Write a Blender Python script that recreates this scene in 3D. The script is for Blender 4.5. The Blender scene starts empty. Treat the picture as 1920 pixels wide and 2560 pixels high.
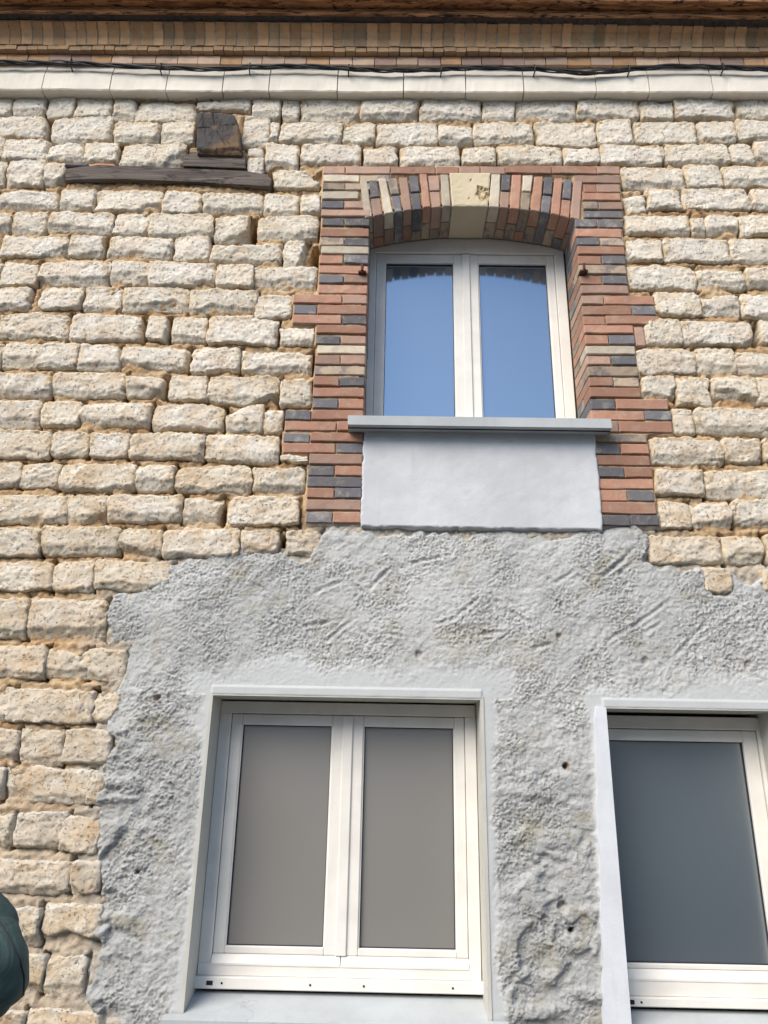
import bpy, bmesh, math, random
import numpy as np
from mathutils import Vector, Matrix

# ------------------------------------------------------------------ camera
SRC_W, SRC_H, FPX = 1920.0, 2560.0, 1850.0
YAW, PITCH, ROLL = (math.radians(a) for a in (-0.676, 19.696, 1.084))
CAM = np.array([0.0, -2.8, 1.8])
_f = np.array([math.sin(YAW)*math.cos(PITCH), math.cos(YAW)*math.cos(PITCH), math.sin(PITCH)])
_r = np.array([math.cos(YAW), -math.sin(YAW), 0.0])
_u = np.cross(_r, _f)
R_ = _r*math.cos(ROLL) + _u*math.sin(ROLL)
U_ = -_r*math.sin(ROLL) + _u*math.cos(ROLL)
cd = bpy.data.cameras.new('camera'); cam = bpy.data.objects.new('camera', cd)
bpy.context.scene.collection.objects.link(cam)
cam.matrix_world = Matrix(((R_[0], U_[0], -_f[0], CAM[0]), (R_[1], U_[1], -_f[1], CAM[1]), (R_[2], U_[2], -_f[2], CAM[2]), (0, 0, 0, 1)))
cd.sensor_fit = 'VERTICAL'; cd.sensor_height = 36.0; cd.lens = 36.0*FPX/SRC_H
cd.clip_start = 0.05; cd.clip_end = 500
sc = bpy.context.scene; sc.camera = cam

# ------------------------------------------------------------------ light
SUN_EL, SUN_AZ = math.radians(43), math.radians(-38)      # azimuth measured from -Y (in front of the wall) towards +X
w = bpy.data.worlds.new('World'); sc.world = w; w.use_nodes = True
nt = w.node_tree; nt.nodes.clear()
sky = nt.nodes.new('ShaderNodeTexSky'); sky.sky_type = 'NISHITA'; sky.sun_disc = False
sky.sun_elevation = SUN_EL; sky.sun_rotation = math.radians(180) - SUN_AZ
sky.air_density = 1.0; sky.dust_density = 0.7; sky.ozone_density = 1.0
bg = nt.nodes.new('ShaderNodeBackground'); bg.inputs['Strength'].default_value = 0.135
wo = nt.nodes.new('ShaderNodeOutputWorld')
nt.links.new(sky.outputs[0], bg.inputs[0]); nt.links.new(bg.outputs[0], wo.inputs[0])
sl = bpy.data.lights.new('sun', 'SUN'); sl.energy = 3.0; sl.angle = math.radians(40); sl.color = (1.0, 0.91, 0.79)
so = bpy.data.objects.new('sun', sl); sc.collection.objects.link(so)
sdir = Vector((math.sin(SUN_AZ)*math.cos(SUN_EL), -math.cos(SUN_AZ)*math.cos(SUN_EL), math.sin(SUN_EL)))
so.rotation_euler = sdir.to_track_quat('Z', 'Y').to_euler(); so.location = (2, -6, 8)
vs = sc.view_settings; vs.view_transform = 'Standard'; vs.look = 'None'; vs.gamma = 1.0
vs.use_curve_mapping = False; vs.exposure = 0.66
sc.cycles.max_bounces = 6; sc.cycles.diffuse_bounces = 3

# ------------------------------------------------------------------ pixel -> wall plane
def at(px, py, y=0.0):
    d = _f + R_*((px - SRC_W/2)/FPX) + U_*((SRC_H/2 - py)/FPX)
    t = (y - CAM[1])/d[1]
    p = CAM + d*t
    return p[0], p[2]
CR = {'A': (0, 220, 860/1659), 'B': (0, 800, 860/1659), 'C': (0, 1400, 600/1144), 'D': (1400, 220, 520/1659),
      'E': (960, 0, 960/1659), 'F': (1400, 860, 520/1643), 'G': (700, 360, 1000/1659), 'H': (440, 1640, 860/1659),
      'J': (1240, 1640, 680/1635), 'K': (700, 1240, 1220/1659), 'P': (0, 0, 960/1659), 'S': (0, 0, 1.0)}
def px(c, x, y):
    o = CR[c]; return o[0] + x*o[2], o[1] + y*o[2]
def atc(c, x, y, yy=0.0): return at(*px(c, x, y), yy)
def rect(c, x0, y0, x1, y1, yy=0.0):
    xm, ym = (x0+x1)/2, (y0+y1)/2
    return atc(c, x0, ym, yy)[0], atc(c, x1, ym, yy)[0], atc(c, xm, y1, yy)[1], atc(c, xm, y0, yy)[1]

# ------------------------------------------------------------------ noise (numpy)
def _hash(ix, iy, iz):
    h = (ix.astype(np.int64)*374761393 + iy.astype(np.int64)*668265263 + iz.astype(np.int64)*1274126177) & 0xffffffff
    h = ((h ^ (h >> 13))*1274126177) & 0xffffffff
    h = (h ^ (h >> 16)) & 0xffffffff
    return h/2147483647.5 - 1.0
def vnoise(x, y, z=0.0):
    x, y, z = np.broadcast_arrays(np.asarray(x, float), np.asarray(y, float), np.asarray(z, float))
    ix, iy, iz = np.floor(x), np.floor(y), np.floor(z)
    fx, fy, fz = x-ix, y-iy, z-iz
    fx = fx*fx*(3-2*fx); fy = fy*fy*(3-2*fy); fz = fz*fz*(3-2*fz)
    r = 0
    for a in (0, 1):
        wa = fx if a else 1-fx
        for b in (0, 1):
            wb = fy if b else 1-fy
            for c in (0, 1):
                r = r + wa*wb*(fz if c else 1-fz)*_hash(ix+a, iy+b, iz+c)
    return r
def fbm(x, y, z=0.0, o=4):
    r, a, f = 0, 0.5, 1.0
    for k in range(o):
        r = r + a*vnoise(np.asarray(x)*f + k*17.3, np.asarray(y)*f - k*9.1, np.asarray(z)*f + k*3.7); a *= .5; f *= 2.03
    return r
def worley(x, y, seed=0):
    ix, iy = np.floor(x), np.floor(y); d1 = np.full(x.shape, 9.0); d2 = d1.copy()
    for a in (-1, 0, 1):
        for b in (-1, 0, 1):
            cx = ix+a + .5 + .45*_hash(ix+a, iy+b, np.full_like(ix, seed)); cy = iy+b + .5 + .45*_hash(ix+a, iy+b, np.full_like(ix, seed+7))
            d = np.hypot(x-cx, y-cy); d2 = np.minimum(d2, np.maximum(d1, d)); d1 = np.minimum(d1, d)
    return d1, d2
def facet(x, y, z=0.0, warp=.5):
    wx = x + fbm(x*1.7, y*1.7, z+3, 3)*warp; wy = y + fbm(x*1.7+5, y*1.7, z+9, 3)*warp
    ix, iy = np.floor(wx), np.floor(wy); best = np.full(x.shape, 9.0); out = np.zeros(x.shape)
    zz = np.full_like(ix, float(int(z*7) % 997))
    for a in (-1, 0, 1):
        for b in (-1, 0, 1):
            cx = ix+a + .5 + .45*_hash(ix+a, iy+b, zz); cy = iy+b + .5 + .45*_hash(ix+a, iy+b, zz+11)
            d = np.hypot(wx-cx, wy-cy); m_ = d < best
            v = _hash(ix+a, iy+b, zz+23)*(wx-cx) + (_hash(ix+a, iy+b, zz+31))*(wy-cy) + .35*_hash(ix+a, iy+b, zz+43)
            out = np.where(m_, v, out); best = np.minimum(best, d)
    return out
def sstep(a, b, x):
    t = np.clip((x-a)/(b-a), 0, 1); return t*t*(3-2*t)

# ------------------------------------------------------------------ object helpers
COL = sc.collection
WP = {}
def thing(name, label, cat, loc=(0, 0, 0), group=None):
    o = bpy.data.objects.new(name, None); COL.objects.link(o); o.location = loc; o.empty_display_size = .2
    o['label'] = label; o['category'] = cat
    if group: o['group'] = group
    WP[o.name] = Vector(loc); return o
def place(name, me, centre, parent=None, label=None, kind=None):
    o = bpy.data.objects.new(name, me); COL.objects.link(o)
    c = Vector(centre)
    if parent is not None:
        o.parent = parent; o.location = c - WP[parent.name]
    else: o.location = c
    WP[o.name] = c
    if label: o['label'] = label
    if kind: o['kind'] = kind
    return o
def npmesh(name, V, F, mat, parent=None, smooth=True, attrs=None, label=None, kind=None, origin=None):
    V = np.asarray(V, float); F = np.asarray(F, np.int32)
    c = (V.min(0)+V.max(0))/2 if origin is None else np.array(origin)
    me = bpy.data.meshes.new(name); k = F.shape[1]
    me.vertices.add(len(V)); me.vertices.foreach_set('co', (V-c).ravel())
    me.loops.add(F.size); me.loops.foreach_set('vertex_index', F.ravel())
    me.polygons.add(len(F)); me.polygons.foreach_set('loop_start', np.arange(0, F.size, k, dtype=np.int32))
    try: me.polygons.foreach_set('loop_total', np.full(len(F), k, np.int32))
    except Exception: pass
    me.polygons.foreach_set('use_smooth', np.full(len(F), smooth))
    me.update(calc_edges=True)
    for a, v in (attrs or {}).items():
        at_ = me.attributes.new(a, 'FLOAT', 'POINT'); at_.data.foreach_set('value', np.asarray(v, np.float32).ravel())
    me.materials.append(mat)
    return place(name, me, c, parent, label, kind)
class MB:
    """collects simple shapes in world coordinates into one mesh"""
    def __init__(s): s.b = bmesh.new()
    def box(s, x0, x1, y0, y1, z0, z1, bev=0.0, seg=1):
        r = bmesh.ops.create_cube(s.b, size=1.0); vv = r['verts']
        for v in vv: v.co = Vector(((x0+x1)/2 + v.co.x*(x1-x0), (y0+y1)/2 + v.co.y*(y1-y0), (z0+z1)/2 + v.co.z*(z1-z0)))
        if bev > 0:
            ee = list({e for v in vv for e in v.link_edges}); bmesh.ops.bevel(s.b, geom=ee, offset=bev, segments=seg, affect='EDGES', profile=.5)
        return s
    def poly(s, pts, y0, y1, bev=0.0):
        """prism: outline in (x,z), from y0 (front) to y1"""
        vf = [s.b.verts.new((p[0], y0, p[1])) for p in pts]; vb = [s.b.verts.new((p[0], y1, p[1])) for p in pts]
        n = len(pts); fs = [s.b.faces.new(vf), s.b.faces.new(vb[::-1])]
        for i in range(n): fs.append(s.b.faces.new((vf[i], vb[i], vb[(i+1) % n], vf[(i+1) % n])))
        if bev > 0:
            ee = list({e for v in vf for e in v.link_edges}); bmesh.ops.bevel(s.b, geom=ee, offset=bev, segments=2, affect='EDGES', profile=.6)
        return s
    def extr(s, A, B):
        """loft two matching 3D outlines"""
        a = [s.b.verts.new(p) for p in A]; b = [s.b.verts.new(p) for p in B]; n = len(a)
        s.b.faces.new(a); s.b.faces.new(b[::-1])
        for i in range(n): s.b.faces.new((a[i], b[i], b[(i+1) % n], a[(i+1) % n]))
        return s
    def tube(s, pts, rad, n=8):
        pts = [Vector(p) for p in pts]; rings = []
        for i, p in enumerate(pts):
            t = (pts[min(i+1, len(pts)-1)] - pts[max(i-1, 0)]).normalized()
            a = t.cross(Vector((0, 0, 1)) if abs(t.z) < .9 else Vector((0, 1, 0))).normalized(); b = t.cross(a)
            r = rad[i] if isinstance(rad, (list, tuple)) else rad
            rings.append([s.b.verts.new(p + a*math.cos(2*math.pi*k/n)*r + b*math.sin(2*math.pi*k/n)*r) for k in range(n)])
        for q, q2 in zip(rings, rings[1:]):
            for k in range(n): s.b.faces.new((q[k], q[(k+1) % n], q2[(k+1) % n], q2[k]))
        s.b.faces.new(rings[0][::-1]); s.b.faces.new(rings[-1]); return s
    def build(s, name, mat, parent=None, smooth=False, label=None, kind=None):
        bmesh.ops.recalc_face_normals(s.b, faces=s.b.faces[:])
        co = [v.co for v in s.b.verts]
        c = Vector(((min(v.x for v in co)+max(v.x for v in co))/2, (min(v.y for v in co)+max(v.y for v in co))/2, (min(v.z for v in co)+max(v.z for v in co))/2))
        bmesh.ops.translate(s.b, verts=s.b.verts[:], vec=-c)
        me = bpy.data.meshes.new(name); s.b.to_mesh(me); s.b.free(); me.materials.append(mat)
        if smooth: me.polygons.foreach_set('use_smooth', [True]*len(me.polygons))
        return place(name, me, c, parent, label, kind)

# ------------------------------------------------------------------ material helpers
class NT:
    def __init__(s, name, rough=.9, spec=.3):
        s.m = bpy.data.materials.new(name); s.m.use_nodes = True; s.t = s.m.node_tree
        s.p = s.t.nodes['Principled BSDF']; s.p.inputs['Roughness'].default_value = rough
        s.p.inputs['Specular IOR Level'].default_value = spec
        s.pos = s.n('ShaderNodeNewGeometry').outputs['Position']; s._b = None
    def n(s, t): return s.t.nodes.new(t)
    def put(s, sock, v):
        if isinstance(v, bpy.types.NodeSocket): s.t.links.new(v, sock)
        elif isinstance(v, (tuple, list)) and len(v) == 3 and sock.type == 'RGBA': sock.default_value = (*v, 1)
        else: sock.default_value = v
    def noise(s, scale, detail=4, rough=.55, vec=None, dist=0.0):
        q = s.n('ShaderNodeTexNoise'); q.inputs['Scale'].default_value = scale; q.inputs['Detail'].default_value = detail
        q.inputs['Roughness'].default_value = rough; q.inputs['Distortion'].default_value = dist
        s.t.links.new(vec or s.pos, q.inputs['Vector']); return q.outputs['Fac']
    def voro(s, scale, feat='F1', vec=None):
        q = s.n('ShaderNodeTexVoronoi'); q.inputs['Scale'].default_value = scale; q.feature = feat
        s.t.links.new(vec or s.pos, q.inputs['Vector']); return q.outputs['Distance']
    def ramp(s, v, a, b, lo=0.0, hi=1.0):
        q = s.n('ShaderNodeMapRange'); q.interpolation_type = 'SMOOTHSTEP'; s.put(q.inputs['Value'], v)
        for k, x in zip(('From Min', 'From Max', 'To Min', 'To Max'), (a, b, lo, hi)): q.inputs[k].default_value = x
        return q.outputs[0]
    def mix(s, f, a, b, mode='MIX'):
        q = s.n('ShaderNodeMix'); q.data_type = 'RGBA'; q.blend_type = mode
        s.put(q.inputs[0], f); s.put(q.inputs[6], a); s.put(q.inputs[7], b); return q.outputs[2]
    def math(s, op, a, b=0.0):
        q = s.n('ShaderNodeMath'); q.operation = op; s.put(q.inputs[0], a); s.put(q.inputs[1], b); return q.outputs[0]
    def attr(s, name):
        q = s.n('ShaderNodeAttribute'); q.attribute_name = name; return q.outputs['Fac']
    def rnd(s): return s.n('ShaderNodeObjectInfo').outputs['Random']
    def sep(s, i):
        q = s.n('ShaderNodeSeparateXYZ'); s.t.links.new(s.pos, q.inputs[0]); return q.outputs[i]
    def stretch(s, sx, sy, sz, rot=(0, 0, 0)):
        q = s.n('ShaderNodeMapping'); q.inputs['Scale'].default_value = (sx, sy, sz); q.inputs['Rotation'].default_value = rot
        s.t.links.new(s.pos, q.inputs['Vector']); return q.outputs[0]
    def warp(s):
        q = s.n('ShaderNodeTexNoise'); q.inputs['Scale'].default_value = 6; q.inputs['Detail'].default_value = 5; s.t.links.new(s.pos, q.inputs['Vector'])
        v = s.n('ShaderNodeVectorMath'); v.operation = 'SCALE'; s.t.links.new(q.outputs['Color'], v.inputs[0]); v.inputs['Scale'].default_value = .35
        a = s.n('ShaderNodeVectorMath'); a.operation = 'ADD'; s.t.links.new(s.pos, a.inputs[0]); s.t.links.new(v.outputs[0], a.inputs[1]); return a.outputs[0]
    def bump(s, h, dist, strength=1.0):
        q = s.n('ShaderNodeBump'); q.inputs['Distance'].default_value = dist; q.inputs['Strength'].default_value = strength
        s.put(q.inputs['Height'], h)
        if s._b is not None: s.t.links.new(s._b, q.inputs['Normal'])
        s._b = q.outputs[0]; s.t.links.new(s._b, s.p.inputs['Normal'])
    def col(s, c): s.put(s.p.inputs['Base Color'], c); return s

def mat_chalk():
    s = NT('chalk', .95, .15)
    c = s.mix(s.ramp(s.noise(7, 3), .35, .65), (.80, .73, .62), (.83, .785, .70))
    c = s.mix(s.ramp(s.math('ADD', s.sep(2), s.ramp(s.noise(2.5, 3), .3, .7, -.6, .6)), 1.8, 3.9, .75, 0), c, (.66, .56, .43))  # tan of the lower courses, with their dimmer light also put into the colour
    c = s.mix(s.ramp(s.rnd(), 0, 1, 0, .45), c, (.74, .66, .51))
    c = s.mix(s.ramp(s.noise(11, 6, .72, dist=.6), .56, .62, 0, .6), c, (.86, .83, .76))
    c = s.mix(s.ramp(s.noise(6, 5, .7), .52, .66, 0, .5), c, (.64, .53, .38))
    ec = s.mix(s.ramp(s.sep(2), 1.7, 2.5), (.62, .60, .54), (.62, .45, .25))
    c = s.mix(s.math('MULTIPLY', s.math('MULTIPLY', s.attr('edge'), s.ramp(s.noise(24, 5, .7), .35, .62)), .8), c, ec)
    low = s.ramp(s.sep(2), 1.6, 4.6, 1.0, .30)
    warm = s.math('MULTIPLY', s.math('MULTIPLY', s.ramp(s.noise(9, 4, .6), .42, .68), s.ramp(s.attr('core'), .05, .6)), low)
    c = s.mix(s.math('MULTIPLY', warm, .85), c, (.60, .43, .26))
    high = s.ramp(s.sep(2), 3.7, 4.8, .06, .38)
    grime = s.math('MULTIPLY', s.ramp(s.noise(26, 6, .75), .52, .75), high)
    c = s.mix(grime, c, (.36, .33, .28))
    ed = s.math('MULTIPLY', s.math('MULTIPLY', s.ramp(s.attr('flake'), .2, .9), s.ramp(s.noise(20,4,.7), .3, .6)), .6)
    c = s.mix(ed, c, (.58, .53, .43))
    pit = s.ramp(s.noise(110, 4, .65), .60, .67)
    pitm = s.math('MULTIPLY', pit, s.ramp(s.noise(18, 2), .4, .6, .2, .95))
    c = s.mix(pitm, c, (.30, .25, .18))
    s.col(c)
    s.bump(s.noise(170, 5, .78), .0045, 1.0)
    s.bump(s.noise(260, 3, .7), .0025, .7)
    s.bump(s.math('MULTIPLY', pit, -1.0), .006, 1.0)
    return s.m
def mat_mortar(name='clay_mortar', a=(.43, .27, .14), b=(.56, .41, .25), grey=(.50, .47, .41)):
    s = NT(name, .97, .1)
    c = s.mix(s.ramp(s.noise(5, 4), .38, .62), a, b)
    c = s.mix(s.ramp(s.noise(60, 5, .7), .45, .7, 0, .6), c, (.64, .52, .34))
    c = s.mix(s.ramp(s.noise(35, 3), .58, .70, 0, .7), c, (.36, .19, .08))
    c = s.mix(s.attr('grey'), c, grey)
    s.col(c); s.bump(s.noise(40, 6, .7, dist=.5), .012, .8); s.bump(s.voro(38, 'DISTANCE_TO_EDGE'), .006, .35)
    s.bump(s.noise(220, 3, .7), .003, .7)
    return s.m
def mat_render():
    s = NT('rough_cement', .95, .15)
    c = s.mix(s.ramp(s.noise(3.5, 5, .6), .35, .68), (.49, .498, .485), (.58, .588, .575))
    c = s.mix(s.ramp(s.noise(80, 5, .7), .4, .75, 0, .5), c, (.66, .68, .68))
    t = s.math('MULTIPLY', s.ramp(s.noise(5.5, 6, .66, dist=.8), .52, .64), s.ramp(s.attr('rough'), .2, .9, .05, .7))
    c = s.mix(t, c, (.42, .39, .30))
    c = s.mix(s.math('MULTIPLY', s.ramp(s.noise(210, 4, .8), .52, .66), s.ramp(s.attr('rough'), 0, 1, .05, .55)), c, (.27, .27, .25))
    c = s.mix(s.math('MULTIPLY', s.attr('rust'), .7), c, (.30, .17, .08))
    c = s.mix(s.attr('smooth'), c, (.50, .52, .525))
    s.col(c)
    rr = s.ramp(s.attr('rough'), 0, 1, .12, 1)
    q = s.math('MULTIPLY', s.noise(150, 6, .8), rr)
    s.bump(q, .006, 1.0)
    s.bump(s.math('MULTIPLY', s.noise(260, 3, .7), rr), .004, .8)
    s.bump(s.noise(500, 2), .0008, .5)
    return s.m
def mat_plaster(name, col, rough=.85, b=.0015, crack=0.0):
    s = NT(name, rough, .25)
    c = s.mix(s.ramp(s.noise(3.2, 5, .6), .35, .68), tuple(v*.90 for v in col), tuple(min(1, v*1.06) for v in col))
    c = s.mix(s.ramp(s.noise(14, 6, .7), .55, .8, 0, .35), c, tuple(v*.78 for v in col))
    ck = s.math('MULTIPLY', s.math('SUBTRACT', 1.0, s.ramp(s.voro(2.2, 'DISTANCE_TO_EDGE', s.warp()), .0, .006)), s.ramp(s.noise(1.7, 2), .5, .56))
    c = s.mix(s.math('MULTIPLY', ck, crack), c, tuple(v*.45 for v in col))
    dr = s.ramp(s.noise(1.0, 5, .7, vec=s.stretch(28, 10, 2.2)), .55, .78, 0, .30)
    c = s.mix(dr, c, tuple(v*.70 for v in (col[0], col[1]*.98, col[2]*.92)))
    s.col(c); s.bump(s.noise(140, 5, .7), b, .7); s.bump(s.noise(9, 3), b*3, .4); return s.m
def mat_brick(name, base, alt, patch=(.5, .62), amt=.6, white=.25):
    s = NT(name, .9, .2)
    r = s.ramp(s.rnd(), 0, 1, .75, 1.18)
    c = s.mix(s.ramp(s.noise(16, 5, .65), patch[0], patch[1], 0, amt), base, alt)
    c = s.mix(1.0, c, r, 'MULTIPLY')
    c = s.mix(s.ramp(s.noise(70, 4, .6), .5, .8, 0, .35), c, tuple(v*.6 for v in base))
    c = s.mix(s.ramp(s.noise(26, 6, .78, dist=.8), .56, .72, 0, white*1.5), c, (.56, .47, .38))
    c = s.mix(s.ramp(s.noise(9, 4, .7), .45, .7, 0, .30), c, (.22, .17, .14))
    s.col(c); s.bump(s.noise(45, 5, .65), .004, .6); s.bump(s.noise(240, 3, .6), .0015, .6)
    return s.m
def mat_wood(name, a, b, dark, sx=2, sz=45, warm=None):
    s = NT(name, .85, .2)
    v = s.stretch(sx, 30, sz)
    f = s.noise(1.0, 6, .65, vec=v, dist=1.2)
    c = s.mix(s.ramp(f, .35, .65), a, b)
    c = s.mix(s.ramp(s.noise(2.2, 5, .7, vec=s.stretch(sx*1.5, 20, sz*.35), dist=1.0), .52, .62), c, dark)
    if warm: c = s.mix(s.attr('warm'), c, warm)
    s.col(c); s.bump(f, .006, .8); return s.m
def mat_plain(name, col, rough=.4, spec=.5, metal=0.0):
    s = NT(name, rough, spec); s.p.inputs['Metallic'].default_value = metal
    s.col(s.mix(s.ramp(s.noise(8, 4), .3, .7), tuple(v*.93 for v in col), tuple(min(1, v*1.04) for v in col))); return s.m
def mat_glass(name, body, fac, rough, tint=(1, 1, 1)):
    s = NT(name, .6, .2)
    s.col(s.mix(s.ramp(s.noise(500, 2), .3, .7), tuple(v*.85 for v in body), tuple(v*1.15 for v in body)))
    g = s.n('ShaderNodeBsdfGlossy'); g.inputs['Roughness'].default_value = rough; g.inputs['Color'].default_value = (*tint, 1)
    x = s.n('ShaderNodeMixShader'); x.inputs[0].default_value = fac
    s.t.links.new(s.p.outputs[0], x.inputs[1]); s.t.links.new(g.outputs[0], x.inputs[2])
    s.t.links.new(x.outputs[0], s.t.nodes['Material Output'].inputs['Surface']); return s.m

M = {}
M['chalk'] = mat_chalk(); M['mortar'] = mat_mortar(); M['render'] = mat_render()
M['joint'] = mat_mortar('lime_joint', (.40, .34, .26), (.50, .44, .34))
M['cjoint'] = mat_mortar('pale_joint', (.55, .45, .32), (.62, .54, .42))
M['apron'] = mat_plaster('smooth_cement', (.57, .59, .61))
M['reveal'] = mat_plaster('reveal_cement', (.54, .53, .48))
M['strip'] = mat_plaster('white_cement', (.66, .69, .73))
M['sill'] = mat_plaster('sill_cement', (.44, .47, .48), .7, .0008, .5)
M['R'] = mat_brick('red_brick', (.42, .23, .16), (.46, .32, .235))
M['P'] = mat_brick('pink_brick', (.43, .28, .215), (.35, .26, .215))
M['D'] = mat_brick('blue_brick', (.16, .158, .17), (.34, .31, .27), (.50, .68), .8, .4)
M['C'] = mat_brick('cream_brick', (.62, .55, .43), (.52, .42, .33), white=.1)
M['T'] = mat_brick('tan_brick', (.43, .34, .25), (.20, .18, .18), (.5, .6), .8)
M['K'] = mat_plaster('yellow_stone', (.64, .55, .38), .9, .002)
M['N'] = mat_brick('cornice_brick', (.68, .40, .21), (.52, .35, .19), amt=.7, white=.1)
M['N2'] = mat_brick('pale_cornice_brick', (.66, .46, .32), (.56, .42, .32), amt=.8, white=.3)
M['N3'] = mat_brick('stained_cornice_brick', (.50, .33, .19), (.40, .28, .16), amt=.8, white=.1)
M['band'] = mat_plaster('white_stone', (.82, .76, .65), .9, .002)
M['beam'] = mat_wood('charred_and_eave_shade_wood', (.055, .050, .050), (.085, .077, .075), (.032, .029, .029), 14, 14, (.17, .11, .065))
M['plank'] = mat_wood('weathered_wood', (.085, .070, .062), (.175, .145, .125), (.05, .04, .035))
M['eave'] = mat_wood('stained_eave_wood', (.17, .075, .035), (.50, .25, .11), (.035, .02, .013), 4, 90)
M['pvc'] = mat_plain('cream_plastic', (.79, .765, .71), .38, .4)
M['gasket'] = mat_plain('black_rubber', (.02, .022, .03), .6, .3)
M['glass_up'] = mat_glass('frosted_glass', (.10, .125, .15), .50, .09, (.56, .72, .86))
M['glass_low'] = mat_glass('dull_frosted_glass', (.25, .24, .22), .26, .22)
M['glass_dark'] = mat_glass('dark_frosted_glass', (.095, .12, .14), .30, .16)
M['cable'] = mat_plain('black_cable', (.03, .03, .032), .5, .4)
M['rust'] = mat_plain('rusty_iron', (.10, .045, .03), .8, .3)
M['hole'] = mat_plain('dark_hole', (.02, .02, .02), .9, .1)

# ================================================================== SETTING
g = MB(); g.box(-60, 60, -70, 12, -1.0, -.12); o = g.build('ground', mat_plaster('soil', (.25, .24, .22))); o['kind'] = 'structure'
g = MB(); g.box(-40, 40, -1.9, 0.0, -.119, 0.0, .01); o = g.build('pavement', mat_plaster('pavement_asphalt', (.12, .12, .12), .9, .004)); o['kind'] = 'structure'
g = MB(); g.box(-40, 40, -8.5, -1.905, -.119, -.09); o = g.build('road', mat_plaster('asphalt', (.055, .055, .057), .9, .004)); o['kind'] = 'structure'

# ================================================================== THE HOUSE
house = thing('house', 'old house front of rough chalk blocks and grey cement with three cream framed windows', 'house', (0, 0, 0))

# ---- chalk blocks, traced course by course (crop, boxes)
A = """-20,25,62,135 68,25,222,135 228,36,358,140 366,24,540,150 550,55,652,160 652,66,950,165 950,72,1095,108 1062,42,1212,112 1218,50,1356,150 1362,45,1442,158 1450,42,1740,165
-40,138,222,240 240,138,542,258 548,165,770,265 776,162,938,272 1170,138,1305,285 1305,160,1345,262 1345,165,1645,265
-30,240,22,345 12,245,232,350 230,255,400,355 400,262,568,358 580,270,890,385 1194,300,1272,340 1194,342,1275,420 1276,262,1438,392 1450,268,1742,370
-30,350,25,470 25,338,215,475 212,368,320,472 1318,395,1545,492
-20,488,278,585 285,482,455,590 462,488,782,598 788,505,970,612 975,505,1268,605 1270,505,1442,612 1446,520,1545,615
-20,605,52,700 56,598,228,705 235,600,548,705 550,598,720,710 720,605,1030,725 1032,620,1198,748 1240,618,1535,735
5,715,328,818 332,715,504,818 518,718,828,825 836,718,1010,835 1022,740,1360,848 1365,730,1488,878
-60,832,3,955 5,832,186,955 186,835,528,955 538,835,720,950 715,840,1038,962 1042,852,1220,968 1222,855,1532,972
-60,960,145,1070 195,962,402,1072 406,955,590,1078 585,962,912,1082 916,975,1238,1090 1238,990,1408,1112
0,1088,335,1212 336,1090,680,1225 708,1095,808,1220 826,1102,996,1225 1002,1102,1338,1238 1345,1145,1515,1242"""
B = """-60,110,12,230 5,108,198,235 188,112,380,235 380,112,578,240 575,122,905,250 922,125,1160,255 1168,140,1505,265
-40,258,248,375 248,250,608,375 610,265,788,375 818,270,1000,390 1004,268,1348,412 1352,290,1505,420
-60,385,195,518 197,382,388,515 380,390,730,520 735,405,1082,535 1085,412,1275,548 1272,425,1370,550
-120,528,245,665 250,535,430,662 438,540,628,668 628,545,985,675 990,550,1342,690 1350,655,1490,690
-60,685,102,810 98,685,288,812 290,692,652,825 652,692,838,828 848,700,1212,835 1215,710,1475,835
-120,840,325,985 305,838,515,985 515,842,885,978 885,848,1062,985 1088,850,1440,990
-60,1000,198,1140 198,995,580,1140 575,998,782,1138 785,1000,1152,1150 1158,1010,1346,1130 1378,1010,1545,1140
-60,1160,252,1310 255,1155,460,1315 455,1160,830,1310"""
C = """-100,175,135,382 118,170,505,390
-60,405,215,572 212,418,425,572 415,420,605,580
-60,598,62,768 36,612,448,780 442,618,570,775
-80,800,82,965 88,798,300,985 296,805,525,980
-100,985,15,1150 12,988,435,1165 425,1005,500,1165
-100,1200,58,1380 66,1200,310,1382 275,1220,475,1395
-100,1425,330,1600 340,1430,475,1600
-100,1655,188,1850 185,1640,475,1840
-100,1875,98,2080 100,1880,203,2080 205,1880,400,2090
-100,2140,110,2320 118,2140,480,2320"""
Ee = """-100,427,152,520 157,425,420,522 423,430,566,520 568,430,826,522 832,425,1100,520 1103,442,1250,520 1253,428,1520,515 1520,425,1800,515
-33,535,232,628 236,540,384,625 388,530,655,628 658,525,915,630 920,518,1078,630 1082,525,1352,622 1355,520,1522,615 1524,520,1800,610
-87,632,58,718 68,632,330,720 335,640,485,715 490,630,770,715 774,635,930,715 933,630,1210,715 1212,625,1497,715 1497,615,1598,705 1602,605,1800,710"""
Dd = """490,635,998,810 1000,615,1283,800 1285,625,1800,790
525,845,680,1000 685,805,975,975 975,800,1522,975 1525,805,1900,975
510,1005,1040,1170 1045,1020,1155,1180 1158,1010,1425,1175 1430,1010,1800,1185
525,1205,820,1385 825,1205,1350,1390 1352,1200,1800,1400
545,1412,1090,1610 1088,1425,1480,1610 1490,1430,1800,1600
762,1625,1125,1820 1128,1635,1445,1825 1450,1640,1800,1835
675,1850,968,2050 968,1850,1540,2055 1600,1850,1850,2045"""
Ff = """600,32,1085,235 1075,20,1400,235 1385,60,1800,240
635,255,918,445 915,258,1200,490 1212,255,1550,480 1552,265,1800,480
890,508,1065,718 1068,505,1800,718
710,745,1285,960 1290,745,1600,950 1605,745,1850,930
745,990,1145,1200 1150,985,1850,1225
775,1240,1030,1465 1030,1235,1360,1460 1365,1225,1850,1460
700,1510,1290,1740 1295,1510,1625,1750 1630,1510,1850,1750"""
PE = "1478,535,1622,625"      # crop P
rects = []
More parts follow.
